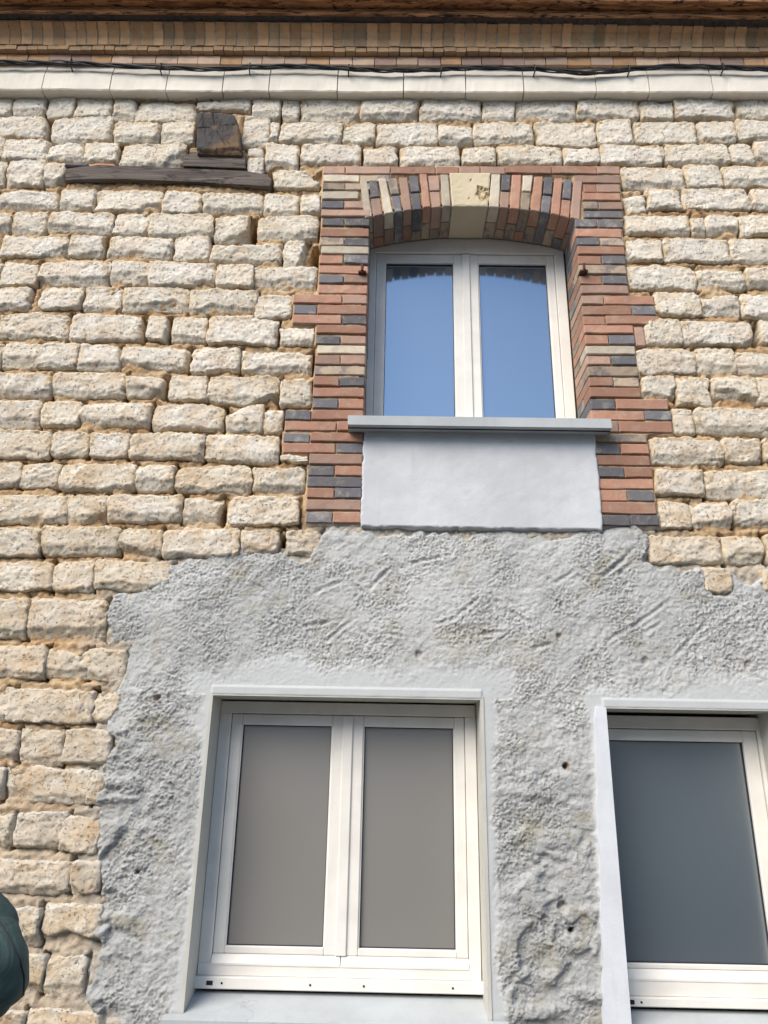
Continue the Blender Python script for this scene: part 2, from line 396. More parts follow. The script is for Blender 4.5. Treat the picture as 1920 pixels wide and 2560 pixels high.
for c, txt in (('A', A), ('B', B), ('C', C), ('E', Ee), ('D', Dd), ('F', Ff), ('P', PE)):
    for ln in txt.split('\n'):
        row = []
        for t in ln.split():
            q = tuple(float(v) for v in t.split(','))
            if c == 'C' or c in 'ABEDFP': row.append((c, q))
        rects.append(row)

TL = rect  # shorthand
wall_parent = None
rng = random.Random(7)

def stone_mesh(x0, x1, z0, z1, seed, yf=0.0, flake=True, cuts=()):
    r = random.Random(seed); wdt, hgt = x1-x0, z1-z0
    nx = max(16, int(wdt/.0056)); nz = max(12, int(hgt/.0050))
    t = np.linspace(-1, 1, nx); s = np.linspace(-1, 1, nz)
    t = 1.2*t - .2*t**3; s = 1.2*s - .2*s**3
    U, Vv = np.meshgrid(t, s)
    p = r.uniform(7, 15)
    m = np.maximum(abs(U), abs(Vv)); nrm = (abs(U)**p + abs(Vv)**p)**(1/p) + 1e-9
    sc_ = m/nrm
    X = (x0+x1)/2 + U*sc_*wdt/2; Z = (z0+z1)/2 + Vv*sc_*hgt/2
    o = seed*3.17
    tw = r.uniform(-.014, .014)
    Z = Z + (X-(x0+x1)/2)*tw
    X0_, Z0_ = X.copy(), Z.copy()
    X = X + m**2*(fbm(X0_*13, Z0_*13, o, 3)*.013 + fbm(X0_*60, Z0_*60, o+7, 3)*.006); Z = Z + m**2*(fbm(X0_*11+9, Z0_*11+4, o, 3)*.012) + m**3*fbm(X0_*65, Z0_*65, o, 3)*.009
    # sag of outline
    Z = Z + .0022*m*np.cos(X*r.uniform(10, 20) + r.uniform(0, 6))
    rim = np.clip(m + fbm(X*18, Z*18, o+41, 4)*.16*m, 0, 1.03)**r.uniform(16, 34)
    Y = yf + .002*(U**2+Vv**2) + .011*rim
    Y = Y + U*r.uniform(-.005, .005) + Vv*r.uniform(-.004, .006)
    n1 = fbm(X*9, Z*9, o+5, 3); n2 = fbm(X*32, Z*32, o+2, 4); n3 = fbm(X*95, Z*110, o+8, 3)
    Y = Y - n1*.0055 - n2*.0020 - n3*.0030 - sstep(-.02, .10, fbm(X*60, Z*80, o+3, 4))*.0012*sstep(-.1,.2,n1) - sstep(.12, .15, fbm(X*22, Z*34, o+13, 5))*.003
    Y = Y + facet(X*16, Z*22, o)*.0032 + facet(X*55, Z*70, o+3)*.0010
    fl = np.zeros_like(Y)
    def cut(nx_, nz_, off, dep, slope):
        nonlocal Y, fl
        d = off - (nx_*(X-(x0+x1)/2)/(wdt/2) + nz_*(Z-(z0+z1)/2)/(hgt/2))
        d = d*hgt/2 + fbm(X*16, Z*16, o+off*9, 4)*.030
        k = sstep(0, .0045, d)
        Y = Y + k*(dep + np.clip(d, 0, 1)*slope); fl = np.maximum(fl, k)
    if flake:
        if r.random() < .72: cut(r.uniform(-.18, .18), 1.0, r.uniform(-.85, -.25), r.uniform(.002, .006), r.uniform(.15, .5))
        if r.random() < .30: cut(r.choice((-1, 1))*r.uniform(.5, 1), r.uniform(.2, .9), -r.uniform(.8, 1.1), r.uniform(.004, .010), .5)
        if r.random() < .22: cut(r.uniform(-.3, .3), -1.0, -r.uniform(.55, .9), r.uniform(.003, .008), .5)
    for c_ in cuts: cut(*c_)
    # hairline cracks
    cr = abs(fbm(X*7, Z*7, o+31, 4)); Y = Y + (1-sstep(0, .010, cr))*.005*(fbm(X*3, Z*3, o, 2) > -.05)
    # pits
    pt = vnoise(X*120, Z*120, o); Y = Y + sstep(.72, .9, pt)*.003
    Y = Y + np.random.RandomState(seed).normal(0, .0007, Y.shape)
    # extra rings going back into the wall
    V = np.stack([X, Y, Z], -1).reshape(-1, 3)
    idx = np.arange(nx*nz).reshape(nz, nx)
    F = np.stack([idx[:-1, :-1], idx[:-1, 1:], idx[1:, 1:], idx[1:, :-1]], -1).reshape(-1, 4)
    b = np.concatenate([idx[0, :], idx[1:, -1], idx[-1, -2::-1], idx[-2:0:-1, 0]])
    R2 = V[b].copy(); cx, cz = (x0+x1)/2, (z0+z1)/2
    R2[:, 1] += .022; R3 = V[b].copy(); R3[:, 1] = yf + .10
    R3[:, 0] = cx + (R3[:, 0]-cx)*.985; R3[:, 2] = cz + (R3[:, 2]-cz)*.96
    n = len(b); k2 = len(V) + np.arange(n); k3 = k2 + n; nb = np.roll(b, -1); n2_ = np.roll(k2, -1); n3_ = np.roll(k3, -1)
    F = np.concatenate([F, np.stack([b, k2, n2_, nb], -1), np.stack([k2, k3, n3_, n2_], -1)])
    V = np.concatenate([V, R2, R3])
    edge = np.concatenate([sstep(.72, 1.0, m + .10*Vv).ravel(), np.ones(2*n)])
    core = np.concatenate([(1-m**3).ravel(), np.zeros(2*n)]); flk = np.concatenate([fl.ravel(), np.zeros(2*n)])
    return V, F, {'core': core, 'flake': flk, 'edge': edge}

# ---- render (cement) outline and openings in world units
RB = [(250, 2640), (250, 2560), (228, 2500), (212, 2440), (240, 2370), (246, 2300), (243, 2240), (237, 2180), (248, 2120), (245, 2070), (240, 1995),
      (262, 1915), (280, 1870), (275, 1800), (290, 1740), (300, 1700), (312, 1625), (272, 1610), (262, 1560), (262, 1512), (300, 1488), (372, 1478),
      (432, 1420), (470, 1392), (560, 1386), (640, 1374), (705, 1372), (720, 1405), (770, 1395), (800, 1345), (830, 1322), (905, 1316), (1000, 1330), (1480, 1330), (1545, 1312),
      (1620, 1318), (1622, 1365), (1612, 1400), (1650, 1415), (1720, 1422), (1760, 1432), (1758, 1470), (1790, 1492), (1822, 1480), (1832, 1432),
      (1862, 1452), (1885, 1470), (1905, 1425), (1990, 1420), (2120, 1420), (2120, 2640)]
RBw = np.array([at(*p) for p in RB])
def sdist(X, Z, poly, closed=True):
    """signed distance, positive inside"""
    d = np.full(X.shape, 1e9); ins = np.zeros(X.shape, bool); n = len(poly)
    for i in range(n):
        a, b = poly[i], poly[(i+1) % n]; ex, ez = b[0]-a[0], b[1]-a[1]
        L = ex*ex+ez*ez + 1e-12; t = np.clip(((X-a[0])*ex + (Z-a[1])*ez)/L, 0, 1)
        d = np.minimum(d, np.hypot(X-a[0]-t*ex, Z-a[1]-t*ez))
        c = (a[1] > Z) != (b[1] > Z)
        ins ^= c & (X < (b[0]-a[0])*(Z-a[1])/((b[1]-a[1]) if abs(b[1]-a[1]) > 1e-12 else 1e-12) + a[0])
    return np.where(ins, d, -d)

# openings (front edges of the wall)
LW = dict(x0=atc('H', 112, 950)[0], x1=atc('H', 1484, 950)[0], z1=atc('H', 820, 202)[1])
RW = dict(x0=atc('J', 722, 1200)[0], x1=at(1992, 2140)[0], z1=atc('J', 1150, 325)[1])
DL = .13
LW['zs'] = atc('H', 787, 1612, DL)[1]; RW['zs'] = atc('J', 1150, 2108, DL)[1]
LW['z0'] = LW['zs'] - .035; RW['z0'] = RW['zs'] - .035
UWx0, UWx1 = atc('G', 359, 750)[0], atc('G', 1257, 750)[0]
UWz0 = atc('G', 800, 1200)[1]
a_, b_, c_ = (np.array(atc('G', *q)) for q in ((368, 312), (786, 264), (1220, 318)))
def circ(a, b, c):
    ax, az = a; bx, bz = b; cx, cz = c
    d = 2*(ax*(bz-cz)+bx*(cz-az)+cx*(az-bz))
    ux = ((ax*ax+az*az)*(bz-cz)+(bx*bx+bz*bz)*(cz-az)+(cx*cx+cz*cz)*(az-bz))/d
    uz = ((ax*ax+az*az)*(cx-bx)+(bx*bx+bz*bz)*(ax-cx)+(cx*cx+cz*cz)*(bx-ax))/d
    return ux, uz, math.hypot(ax-ux, az-uz)
ACX, ACZ, AR = circ(a_, b_, c_)
def arcz(x, dr=0.0): return ACZ + np.sqrt(np.maximum((AR+dr)**2 - (x-ACX)**2, 0))

# ---- surround bricks: (x0,x1,colour) per course in crop G with face y-range
LJ = """90,122:180-270P 273-457P 459-645R 648-742R 745-830P 835-935P 937-1125R 1127-1315R 1317-1410P
126,155:180-330C 333-455T
162,190:178-270T 272-330T
196,228:175-325C
235,265:172-265D 268-330P
272,300:172-340P
308,338:175-265D 270-365D
348,382:168-363R
388,420:168-266T 269-366D
424,455:172-363C
460,495:163-262R 266-362D
502,535:162-360R
543,576:162-262D 266-360P
582,618:160-360R
624,660:55-256R 260-360P
666,704:58-152D 156-360R
708,745:52-254R 258-358D
750,786:150-356R
795,830:148-250D 254-356P
836,870:155-355C
876,914:145-250P 253-355P
920,956:144-352T
965,1002:140-245R 248-350D
1010,1048:137-350R
1056,1096:135-240D 243-350R
1103,1143:22-128D 131-348R
1150,1188:20-233R 236-345R
1198,1235:14-122D 126-345R
1240,1280:12-230R 234-340D
1286,1328:122-340P
1334,1375:116-225D 228-340R
1380,1422:113-336D
1427,1468:112-225R 228-336D
1475,1518:108-334P
1524,1570:108-217D 220-332R"""
RJ = """128,160:1222-1412P
164,198:1260-1312R 1314-1412P
202,233:1255-1412R
238,270:1258-1320T 1322-1420P
275,305:1258-1422D
312,345:1222-1315D 1322-1422D
348,384:1222-1418R
388,420:1224-1325D 1330-1428T
424,458:1226-1430R
462,498:1228-1332R 1335-1432D
502,538:1230-1435T
545,580:1235-1335R 1338-1442D
585,620:1238-1445P
628,664:1242-1342P 1346-1552R
670,708:1246-1458R 1461-1560D
712,748:1250-1350R 1354-1558R
752,786:1254-1465R
792,830:1258-1362R 1365-1472D
838,872:1262-1472C
880,915:1267-1372P 1376-1478D
922,962:1270-1488T
968,1005:1274-1382R 1385-1490T
1010,1050:1278-1496R
1058,1100:1282-1390D 1393-1608R
1103,1143:1286-1512R 1515-1625D
1150,1195:1290-1405P 1408-1628R
1203,1237:1300-1520T
1245,1285:1305-1412D 1416-1530R
1290,1332:1310-1535R
1340,1382:1315-1428D 1430-1545R
1388,1430:1320-1550R
1435,1480:1328-1440R 1442-1553D
1485,1533:1332-1560R
1538,1582:1336-1452D 1456-1573D"""
def parse(txt):
    out = []
    for ln in txt.split('\n'):
        yy, bs = ln.split(':'); y0, y1 = (float(v) for v in yy.split(','))
        out.append((y0, y1, [(float(t[:-1].split('-')[0]), float(t[:-1].split('-')[1]), t[-1]) for t in bs.split()]))
    return out
LJ, RJ = parse(LJ), parse(RJ)
YB = -.012     # brick face
BR = []        # front bricks in world (x0,x1,z0,z1,colour,side,edge)
for side, rows in (('L', LJ), ('R', RJ)):
    for y0, y1, bs in rows:
        for i, (xa, xb, c) in enumerate(bs):
            X0, X1, Z0, Z1 = rect('G', xa, y0, xb, y1, YB)
            inner = (side == 'L' and i == len(bs)-1 and xb > 325 and xb < 370) or (side == 'R' and i == 0 and y0 > 300)
            BR.append([X0, X1, Z0, Z1, c, side, inner])

# ---- mortar: one uneven sheet behind the blocks
def grid_mesh(xs, zs, Y, keep):
    nz, nx = Y.shape; X, Z = np.meshgrid(xs, zs)
    cell = keep[:-1, :-1] & keep[:-1, 1:] & keep[1:, 1:] & keep[1:, :-1]
    idx = np.arange(nx*nz).reshape(nz, nx)
    F = np.stack([idx[:-1, :-1], idx[:-1, 1:], idx[1:, 1:], idx[1:, :-1]], -1)[cell]
    used = np.unique(F); remap = np.full(nx*nz, -1); remap[used] = np.arange(len(used))
    return np.stack([X.ravel(), Y.ravel(), Z.ravel()], -1)[used], remap[F], used

SR = []     # stone rectangles in world
for row in rects:
    for j, (c, q) in enumerate(row):
        SR.append((rect(c, *q), c, q, [k for k in row if k[1][0] > q[0]][:1]))
xs = np.arange(-2.72, 2.72, .0074); zs = np.arange(.78, 5.12, .0074)
X, Z = np.meshgrid(xs, zs)
sdr = sdist(X, Z, RBw)
Ym = .0095 - fbm(X*7, Z*7, 1.0, 4)*.013
d1, d2 = worley(X*26 + fbm(X*20, Z*20, 3)*.8, Z*34 + fbm(X*20, Z*20, 8)*.8)
Ym = Ym - (1-sstep(0, .55, d1))*.007 + (1-sstep(.0, .10, d2-d1))*.005 - fbm(X*60, Z*60, 2, 3)*.004
def inrect(r, e): return (X > r[0]-e) & (X < r[1]+e) & (Z > r[2]-e) & (Z < r[3]+e)
jr = random.Random(21)
gv = fbm(X*7, Z*9, 90, 3)
for (r, c, q, nxt) in SR:
    i0, i1 = np.searchsorted(zs, [r[2]-.03, r[3]+.03]); j0, j1 = np.searchsorted(xs, [r[0]-.03, r[1]+.03])
    if i1 <= i0 or j1 <= j0: continue
    sx, sz = X[i0:i1, j0:j1], Z[i0:i1, j0:j1]
    ox, oz = np.maximum(r[0]-sx, sx-r[1]), np.maximum(r[2]-sz, sz-r[3])
    d_ = np.maximum(ox, oz) + fbm(sx*30, sz*30, 4, 2)*.006
    low_ = sz < (r[2]+r[3])/2
    k_ = (1-sstep(.001, .010, d_))*sstep(-.16, .05, gv[i0:i1, j0:j1] + np.where(low_, .06, -.05))
    Ym[i0:i1, j0:j1] += np.where(d_ < .02, k_*np.where(low_, .010, .005) + np.where(ox > oz, .022, 0)*(d_ < .012), 0)
for (r, c, q, nxt) in SR:
    if nxt:
        r2 = rect(nxt[0][0], *nxt[0][1]); gx0, gx1 = r[1]-.008, r2[0]+.008
        if r2[0]-r[1] < .035 and jr.random() < .85:
            dp = jr.uniform(.02, .07); m_ = (X > gx0) & (X < gx1) & (Z > max(r[2], r2[2])) & (Z < min(r[3], r2[3]) - jr.uniform(0, .02))
            Ym = np.where(m_, Ym + dp, Ym)
holes = [('A', 1202, 632, 1242, 748), ('A', 1498, 760, 1542, 880), ('A', 1290, 385, 1420, 480), ('A', 686, 1130, 706, 1232), ('A', 808, 1100, 822, 1190),
         ('B', 797, 330, 818, 385), ('B', 1348, 1040, 1378, 1092), ('B', 1068, 900, 1086, 985), ('B', 1476, 720, 1490, 850), ('B', 1500, 150, 1512, 240), ('A', 1520, 880, 1538, 960)]
for c, *q in holes:
    r = rect(c, *q); cx, cz, rx, rz = (r[0]+r[1])/2, (r[2]+r[3])/2, (r[1]-r[0])/2, (r[3]-r[2])/2
    e = 1 - np.hypot((X-cx)/(rx+.006), (Z-cz)/(rz+.006)) + fbm(X*40, Z*40, 5, 2)*.25
    Ym = Ym + sstep(0, .4, e)*.24
for b in BR:
    m_ = inrect(b, .007); Ym = np.where(m_, -.003 - fbm(X*40, Z*40, 3, 2)*.003, Ym)
arc_m = (Z < arcz(X) + .105) & (Z > arcz(X) - .02) & (X > UWx0-.06) & (X < UWx1+.06) & (Z > ACZ)
Ym = np.where(arc_m, -.003 - fbm(X*40, Z*40, 3, 2)*.003, Ym)
open_u = (X > UWx0-.02) & (X < UWx1+.02) & (Z > UWz0) & (Z < arcz(X, .02))
keep = ~open_u & (sdr < .08)
grey = np.clip(1-sstep(.0, .16, -sdr + fbm(X*9, Z*9, 4, 3)*.10), 0, 1)*.8
grey = np.maximum(grey, sstep(2.1, 1.3, Z)*.55)
V, F, used = grid_mesh(xs, zs, Ym, keep)
wall = npmesh('wall', V, F, M['mortar'], house, attrs={'grey': grey.ravel()[used]}, origin=(0, .02, 2.9))
# thick core behind everything (the body of the wall)
core = MB(); core.box(-6, 6, .34, .60, 0, 5.5); core.build('wall_core', M['mortar'], house)
side = MB(); side.box(-6, -2.74, .02, .335, 0, 5.3); side.box(2.74, 6, .02, .335, 0, 5.3); side.box(-2.735, 2.735, -.005, .335, 0, .80)
side.build('wall_plain', M['reveal'], house)

# ---- chalk blocks
cutmap = {('A', 1318.0): [(-1.0, -.9, -.7, .02, 1.5)], ('A', 1365.0): [(-1.0, .35, -.35, .02, 1.2)],
          ('A', 1032.0): [(-.8, .9, -.8, .01, .9)], ('A', 1022.0): [(.1, -1.0, -.55, .012, .9)], ('F', 1212.0): [(.3, 1, -.2, .012, .5)],
          ('B', 1085.0): [(.7, -1, -.8, .012, 1.0)], ('B', 1004.0): [(-.9, .9, -.95, .015, 1.2)], ('B', 575.0): [(.75, 1.0, -.75, .008, .4)], ('C', 185.0): [(.1, 1, -.45, .015, .6)]}
for i, (r, c, q, _) in enumerate(SR):
    x0, x1, z0, z1 = r
    if sdist(np.array([(x0+x1)/2]), np.array([(z0+z1)/2]), RBw)[0] > .10: continue
    low = c in 'C'
    yf = jr.uniform(-.014, -.001)
    e = .0035
    V, F, at_ = stone_mesh(x0-e*.3, x1+e*.3, z0+e*.4, z1-e*.3, i+1, yf + (.004 if low else 0), True, cutmap.get((c, q[0]), ()))
    npmesh('chalk_block', V, F, M['chalk'], wall, attrs=at_)
for c, q in (('F', (1120, 1775, 1355, 1965)), ('F', (1585, 1775, 1800, 1960)), ('K', (1320, 335, 1321, 336))):
    if c == 'K': continue
    x0, x1, z0, z1 = rect(c, *q); V, F, at_ = stone_mesh(x0, x1, z0, z1, int(q[0]), -.014, False)
    npmesh('chalk_block', V, F, M['chalk'], wall, attrs=at_)

# ---- brick builder (rounded, slightly uneven)
def brick_mesh(quad, y0, y1, seed, r=.0035, jit=.0012):
    """quad: four (x,z) corners, bottom-left, bottom-right, top-right, top-left"""
    Q = np.array(quad, float); L = np.linalg.norm(Q[1]-Q[0]); Hh = np.linalg.norm(Q[3]-Q[0])
    nx = max(3, min(9, int(L/.022)+2)); nz = max(3, min(9, int(Hh/.022)+2))
    def g(u, v): return (Q[0]*(1-u)*(1-v) + Q[1]*u*(1-v) + Q[2]*u*v + Q[3]*(1-u)*v)
    ru, rv = r/L, r/Hh
    uu = np.concatenate([[ru], np.linspace(ru*3, 1-ru*3, nx-2), [1-ru]]); vv = np.concatenate([[rv], np.linspace(rv*3, 1-rv*3, nz-2), [1-rv]])
    P = np.array([[g(u, v) for u in uu] for v in vv])
    idx = np.arange(nx*nz).reshape(nz, nx)
    b = np.concatenate([idx[0, :], idx[1:, -1], idx[-1, -2::-1], idx[-2:0:-1, 0]]); n = len(b)
    bu = np.concatenate([uu, np.ones(nz-1), uu[::-1][1:], np.zeros(nz-2)]); bv = np.concatenate([np.zeros(nx), vv[1:], np.ones(nx-1), vv[::-1][1:-1]])
    bu = np.where((bv == 0) | (bv == 1), (bu-ru)/(1-2*ru), bu); bu = np.clip(bu, 0, 1)
    Rg = np.array([g(u, v) for u, v in zip(bu, bv)])
    V = [np.c_[P.reshape(-1, 2)[:, 0], np.full(nx*nz, y0), P.reshape(-1, 2)[:, 1]]]
    V.append(np.c_[Rg[:, 0], np.full(n, y0+r), Rg[:, 1]]); V.append(np.c_[Rg[:, 0], np.full(n, y1-r), Rg[:, 1]])
    inn = P.reshape(-1, 2)[b]; V.append(np.c_[inn[:, 0], np.full(n, y1), inn[:, 1]])
    V = np.concatenate(V); s = seed*1.37
    V += np.stack([fbm(V[:, 0]*25+k*7, V[:, 2]*25, V[:, 1]*25+s, 2)*jit*2.4 for k in range(3)], -1)
    V[:, 2] += np.sin(V[:, 0]*20 + s)*.0008
    F = [np.stack([idx[:-1, :-1], idx[:-1, 1:], idx[1:, 1:], idx[1:, :-1]], -1).reshape(-1, 4)]
    k = [b, nx*nz + np.arange(n), nx*nz + n + np.arange(n), nx*nz + 2*n + np.arange(n)]
    for a, c in zip(k, k[1:]): F.append(np.stack([a, c, np.roll(c, -1), np.roll(a, -1)], -1))
    return V, np.concatenate(F)
def rq(x0, x1, z0, z1): return [(x0, z0), (x1, z0), (x1, z1), (x0, z1)]
nb_count = 0
def add_brick(quad, y0, y1, c, parent, name='brick', label=None, r=.0035, jit=.0012):
    global nb_count; nb_count += 1
    V, F = brick_mesh(quad, y0, y1, nb_count, r, jit)
    return npmesh(name, V, F, M[c], parent, smooth=False, label=label)
# lime joints behind the jambs and above the arch
jm = MB()
ztop = atc('G', 300, 300)[1]; zbot = BR[34][2]
jm.box(UWx0-.20, UWx0-.010, .004, .25, UWz0+.01, ztop)
jm.box(UWx1+.010, UWx1+.20, .004, .25, UWz0+.01, ztop)
xa, xb = UWx0-.015, UWx1+.015; n = 24
for i in range(n):
    u0, u1 = xa+(xb-xa)*i/n, xa+(xb-xa)*(i+1)/n
    jm.extr([(u0, .006, arcz(u0)+.010), (u0, .25, arcz(u0)+.010), (u0, .25, arcz(u0)+.09), (u0, .006, arcz(u0)+.09)],
            [(u1, .006, arcz(u1)+.010), (u1, .25, arcz(u1)+.010), (u1, .25, arcz(u1)+.09), (u1, .006, arcz(u1)+.09)])
surround = jm.build('brick_surround', M['joint'], house)
rj = random.Random(5)
rear = MB()
rear_list = []
for X0, X1, Z0, Z1, c, side, inner in BR:
    long_ = (X1-X0) > .17
    dj = rj.uniform(-.003, .003)
    if side == 'L' and inner: X1 = UWx0
    if side == 'R' and inner: X0 = UWx1
    d = .115
    if inner and Z0 > UWz0: d = .105 if long_ else .215
    add_brick(rq(X0, X1, Z0, Z1), YB+dj, YB+dj+d, c, surround)
    if inner and d == .105 and Z0 > UWz0:
        q = rq(X1-.10, X1, Z0, Z1) if side == 'L' else rq(X0, X0+.10, Z0, Z1)
        add_brick(q, YB+.109, YB+.215, rj.choice('RPDDTP'), surround)
# vertical brick on edge beside the right jamb
x0, x1, z0, z1 = rect('G', 1470, 762, 1510, 840); add_brick(rq(x0, x1, z0, z1), YB+.004, .1, 'P', surround)
x0, x1, z0, z1 = rect('G', 1525, 1197, 1590, 1208); add_brick(rq(x0, x1, z0, z1), YB+.008, .1, 'P', surround)
# voussoirs: top x0,x1,y / bottom x0,x1,y / colours (top,bottom) or single
VS = [(330, 362, 152, 352, 383, 305, 'C', 0), (368, 403, 148, 385, 427, 300, 'DP', .50), (408, 440, 143, 432, 470, 293, 'C', 0), (445, 486, 140, 475, 507, 287, 'TD', .50),
      (492, 530, 137, 511, 547, 282, 'P', 0), (535, 574, 132, 549, 588, 277, 'DD', .5), (578, 610, 125, 592, 625, 273, 'R', 0), (613, 660, 128, 629, 668, 270, 'PP', .5),
      (665, 699, 125, 673, 710, 268, 'C', 0), (877, 916, 122, 867, 910, 270, 'C', 0), (920, 958, 125, 913, 950, 273, 'DP', .5), (962, 1003, 125, 954, 995, 276, 'R', 0),
      (1008, 1050, 128, 998, 1035, 282, 'CT', .48), (1055, 1093, 133, 1039, 1080, 288, 'R', 0), (1098, 1135, 138, 1083, 1120, 292, 'DD', .5),
      (1138, 1174, 140, 1123, 1160, 297, 'R', 0), (1178, 1213, 145, 1163, 1201, 302, 'DR', .54), (1217, 1255, 152, 1204, 1243, 308, 'P', 0)]
def gq(tx0, tx1, ty, bx0, bx1, by, yp=YB):
    P = [atc('G', bx0, by, yp), atc('G', bx1, by, yp), atc('G', tx1, ty, yp), atc('G', tx0, ty, yp)]
    return [np.array(p) for p in P]
for tx0, tx1, ty, bx0, bx1, by, cc, sp in VS:
    Q = gq(tx0+1, tx1-1, ty, bx0+1, bx1-1, by); dj = rj.uniform(-.003, .002)
    Q[0][1] = arcz(Q[0][0]) ; Q[1][1] = arcz(Q[1][0])
    if len(cc) == 1:
        add_brick(Q, YB+dj, YB+.105, cc, surround)
        l = 1.0; T0 = Q[0]+(Q[3]-Q[0])*.8; T1 = Q[1]+(Q[2]-Q[1])*.8
        add_brick([Q[0], Q[1], T1, T0], YB+.109, YB+.215, rj.choice('RPTD'), surround)
    else:
        m0, m1 = Q[0]+(Q[3]-Q[0])*(1-sp), Q[1]+(Q[2]-Q[1])*(1-sp); g_ = (Q[3]-Q[0])/np.linalg.norm(Q[3]-Q[0])*.0025
        add_brick([m0+g_, m1+g_, Q[2], Q[3]], YB+dj, YB+.10, cc[0], surround)
        if rj.random() < .5: add_brick([Q[0], Q[1], m1-g_, m0-g_], YB+dj+.002, YB+.215, cc[1], surround)
        else:
            add_brick([Q[0], Q[1], m1-g_, m0-g_], YB+dj+.002, YB+.150, cc[1], surround)
            add_brick([Q[0], Q[1], m1-g_, m0-g_], YB+.154, YB+.215, rj.choice('RPTD'), surround)
# keystone with a chipped corner: fine grid
Q = gq(703, 873, 120, 714, 862, 268); Q[0][1] = arcz(Q[0][0]); Q[1][1] = arcz(Q[1][0])
n = 44; u = np.linspace(0, 1, n); Uq, Vq = np.meshgrid(u, u)
P = Q[0]*((1-Uq)*(1-Vq))[..., None] + Q[1]*(Uq*(1-Vq))[..., None] + Q[2]*(Uq*Vq)[..., None] + Q[3]*((1-Uq)*Vq)[..., None]
def blob(cu, cv, ru, rv): return 1 - np.hypot((Uq-cu)/ru, (Vq-cv)/rv) + fbm(Uq*14, Vq*14, 3, 3)*.9
Y = YB - .002 + sstep(0, .25, blob(.84, .40, .17, .22))*.012 + sstep(0, .3, blob(.53, .77, .035, .045))*.006 + sstep(0, .3, blob(.47, .22, .03, .03))*.004 + fbm(P[..., 0]*60, P[..., 1]*60, 1, 3)*.0012
Y = Y - sstep(.0, .2, blob(.86, .38, .06, .08))*.007
ed = np.minimum(np.minimum(Uq, 1-Uq), np.minimum(Vq, 1-Vq)); Y = Y + (1-sstep(0, .035, ed + fbm(Uq*12, Vq*12, 9, 2)*.02))*.003
V = np.stack([P[..., 0], Y, P[..., 1]], -1).reshape(-1, 3); idx = np.arange(n*n).reshape(n, n)
F = np.stack([idx[:-1, :-1], idx[:-1, 1:], idx[1:, 1:], idx[1:, :-1]], -1).reshape(-1, 4)
b = np.concatenate([idx[0, :], idx[1:, -1], idx[-1, -2::-1], idx[-2:0:-1, 0]]); R2 = V[b].copy(); R2[:, 1] = .205; k2 = len(V)+np.arange(len(b))
F = np.concatenate([F, np.stack([b, k2, np.roll(k2, -1), np.roll(b, -1)], -1)])
npmesh('keystone', np.concatenate([V, R2]), F, M['K'], surround, smooth=False)

# ---- small brick slivers and bits packed into the top courses
for c, q, m_, pr in (('A', (537, 32, 648, 48), 'R', .004), ('A', (770, 32, 893, 51), 'D', .006), ('A', (948, 34, 1052, 60), 'P', .0), ('A', (318, 368, 430, 384), 'D', .0), ('A', (440, 374, 560, 384), 'R', .004), ('A', (654, 40, 762, 56), 'C', .0)):
    x0, x1, z0, z1 = rect(c, *q); add_brick(rq(x0, x1, z0, z1), -.012+pr, .08, m_, wall, r=.005, jit=.003)

# ---- timbers built into the wall
plk = lambda pts, c='A': [atc(c, *p) for p in pts]
MB().poly(plk([(322, 458), (322, 404), (420, 391), (600, 389), (885, 401), (1190, 414), (1290, 430), (1312, 452), (1306, 488), (900, 464), (600, 452)]), -.018, .06, .004).build('timber_plank', M['plank'], house, label='long thin weathered plank tapering at both ends')
MB().poly(plk([(888, 392), (890, 348), (930, 331), (1040, 330), (1186, 342), (1189, 404)]), -.022, .06, .004).build('timber_plank', M['plank'], house, label='short weathered plank under the beam end')
MB().poly(plk([(912, 326), (914, 312), (1165, 316), (1172, 330)]), -.004, .06, .002).build('timber_plank', M['beam'], house, label='thin blackened board right under the beam end')
Q = [np.array(atc('A', *p, -.05)) for p in ((946, 306), (1163, 312), (1150, 118), (950, 114))]
n = 64; u = np.linspace(0, 1, n); Uq, Vq = np.meshgrid(u, u)
# chamfer the top right corner
P = Q[0]*((1-Uq)*(1-Vq))[..., None] + Q[1]*(Uq*(1-Vq))[..., None] + Q[2]*(Uq*Vq)[..., None] + Q[3]*((1-Uq)*Vq)[..., None]
k = np.clip(Uq + Vq - 1.62, 0, 1); P[..., 0] -= k*.05; P[..., 1] -= k*.035
P[..., 0] += (np.abs(Uq-.5) > .49)*fbm(P[..., 0]*50, P[..., 1]*50, 2, 2)*.004
cu, cv = .42, .62; ang = np.degrees(np.arctan2(Vq-cv, Uq-cu)); rad = np.hypot(Uq-cu, Vq-cv)
Y = np.full_like(Uq, -.050) + fbm(P[..., 0]*30, P[..., 1]*30, 1, 4)*.004 + fbm(Uq*60, Vq*6, 1, 3)*.001
for a0, r0, r1, wd, dp in ((95, .05, .5, .014, .02), (-172, .12, .6, .010, .015), (6, .12, .55, .007, .01), (-62, .1, .55, .010, .014), (-50, .45, .62, .012, .01), (60, .05, .2, .006, .006), (140, .05, .2, .006, .006), (-115, .1, .3, .005, .006), (30, .08, .3, .004, .005)):
    da = np.abs((ang - a0 - fbm(rad*7, 0*rad, a0, 2)*7 + 180) % 360 - 180)*math.pi/180*rad
    Y = Y + (1-sstep(wd*.3, wd, da))*dp*.7*sstep(r0-.03, r0+.03, rad)*(1-sstep(r1-.05, r1, rad))
ring = np.sin(rad*95 + fbm(Uq*4, Vq*4, 3, 3)*5)*.0007; Y = Y + ring*.5
warm = sstep(.25, .6, (Uq-.35)*1.1 + (.42-Vq)*1.6 + fbm(Uq*6, Vq*6, 3, 3)*.35)*.9
lowc = sstep(.12, .04, Vq + fbm(Uq*9, Vq*3, 6, 2)*.08); Y = Y + lowc*.012
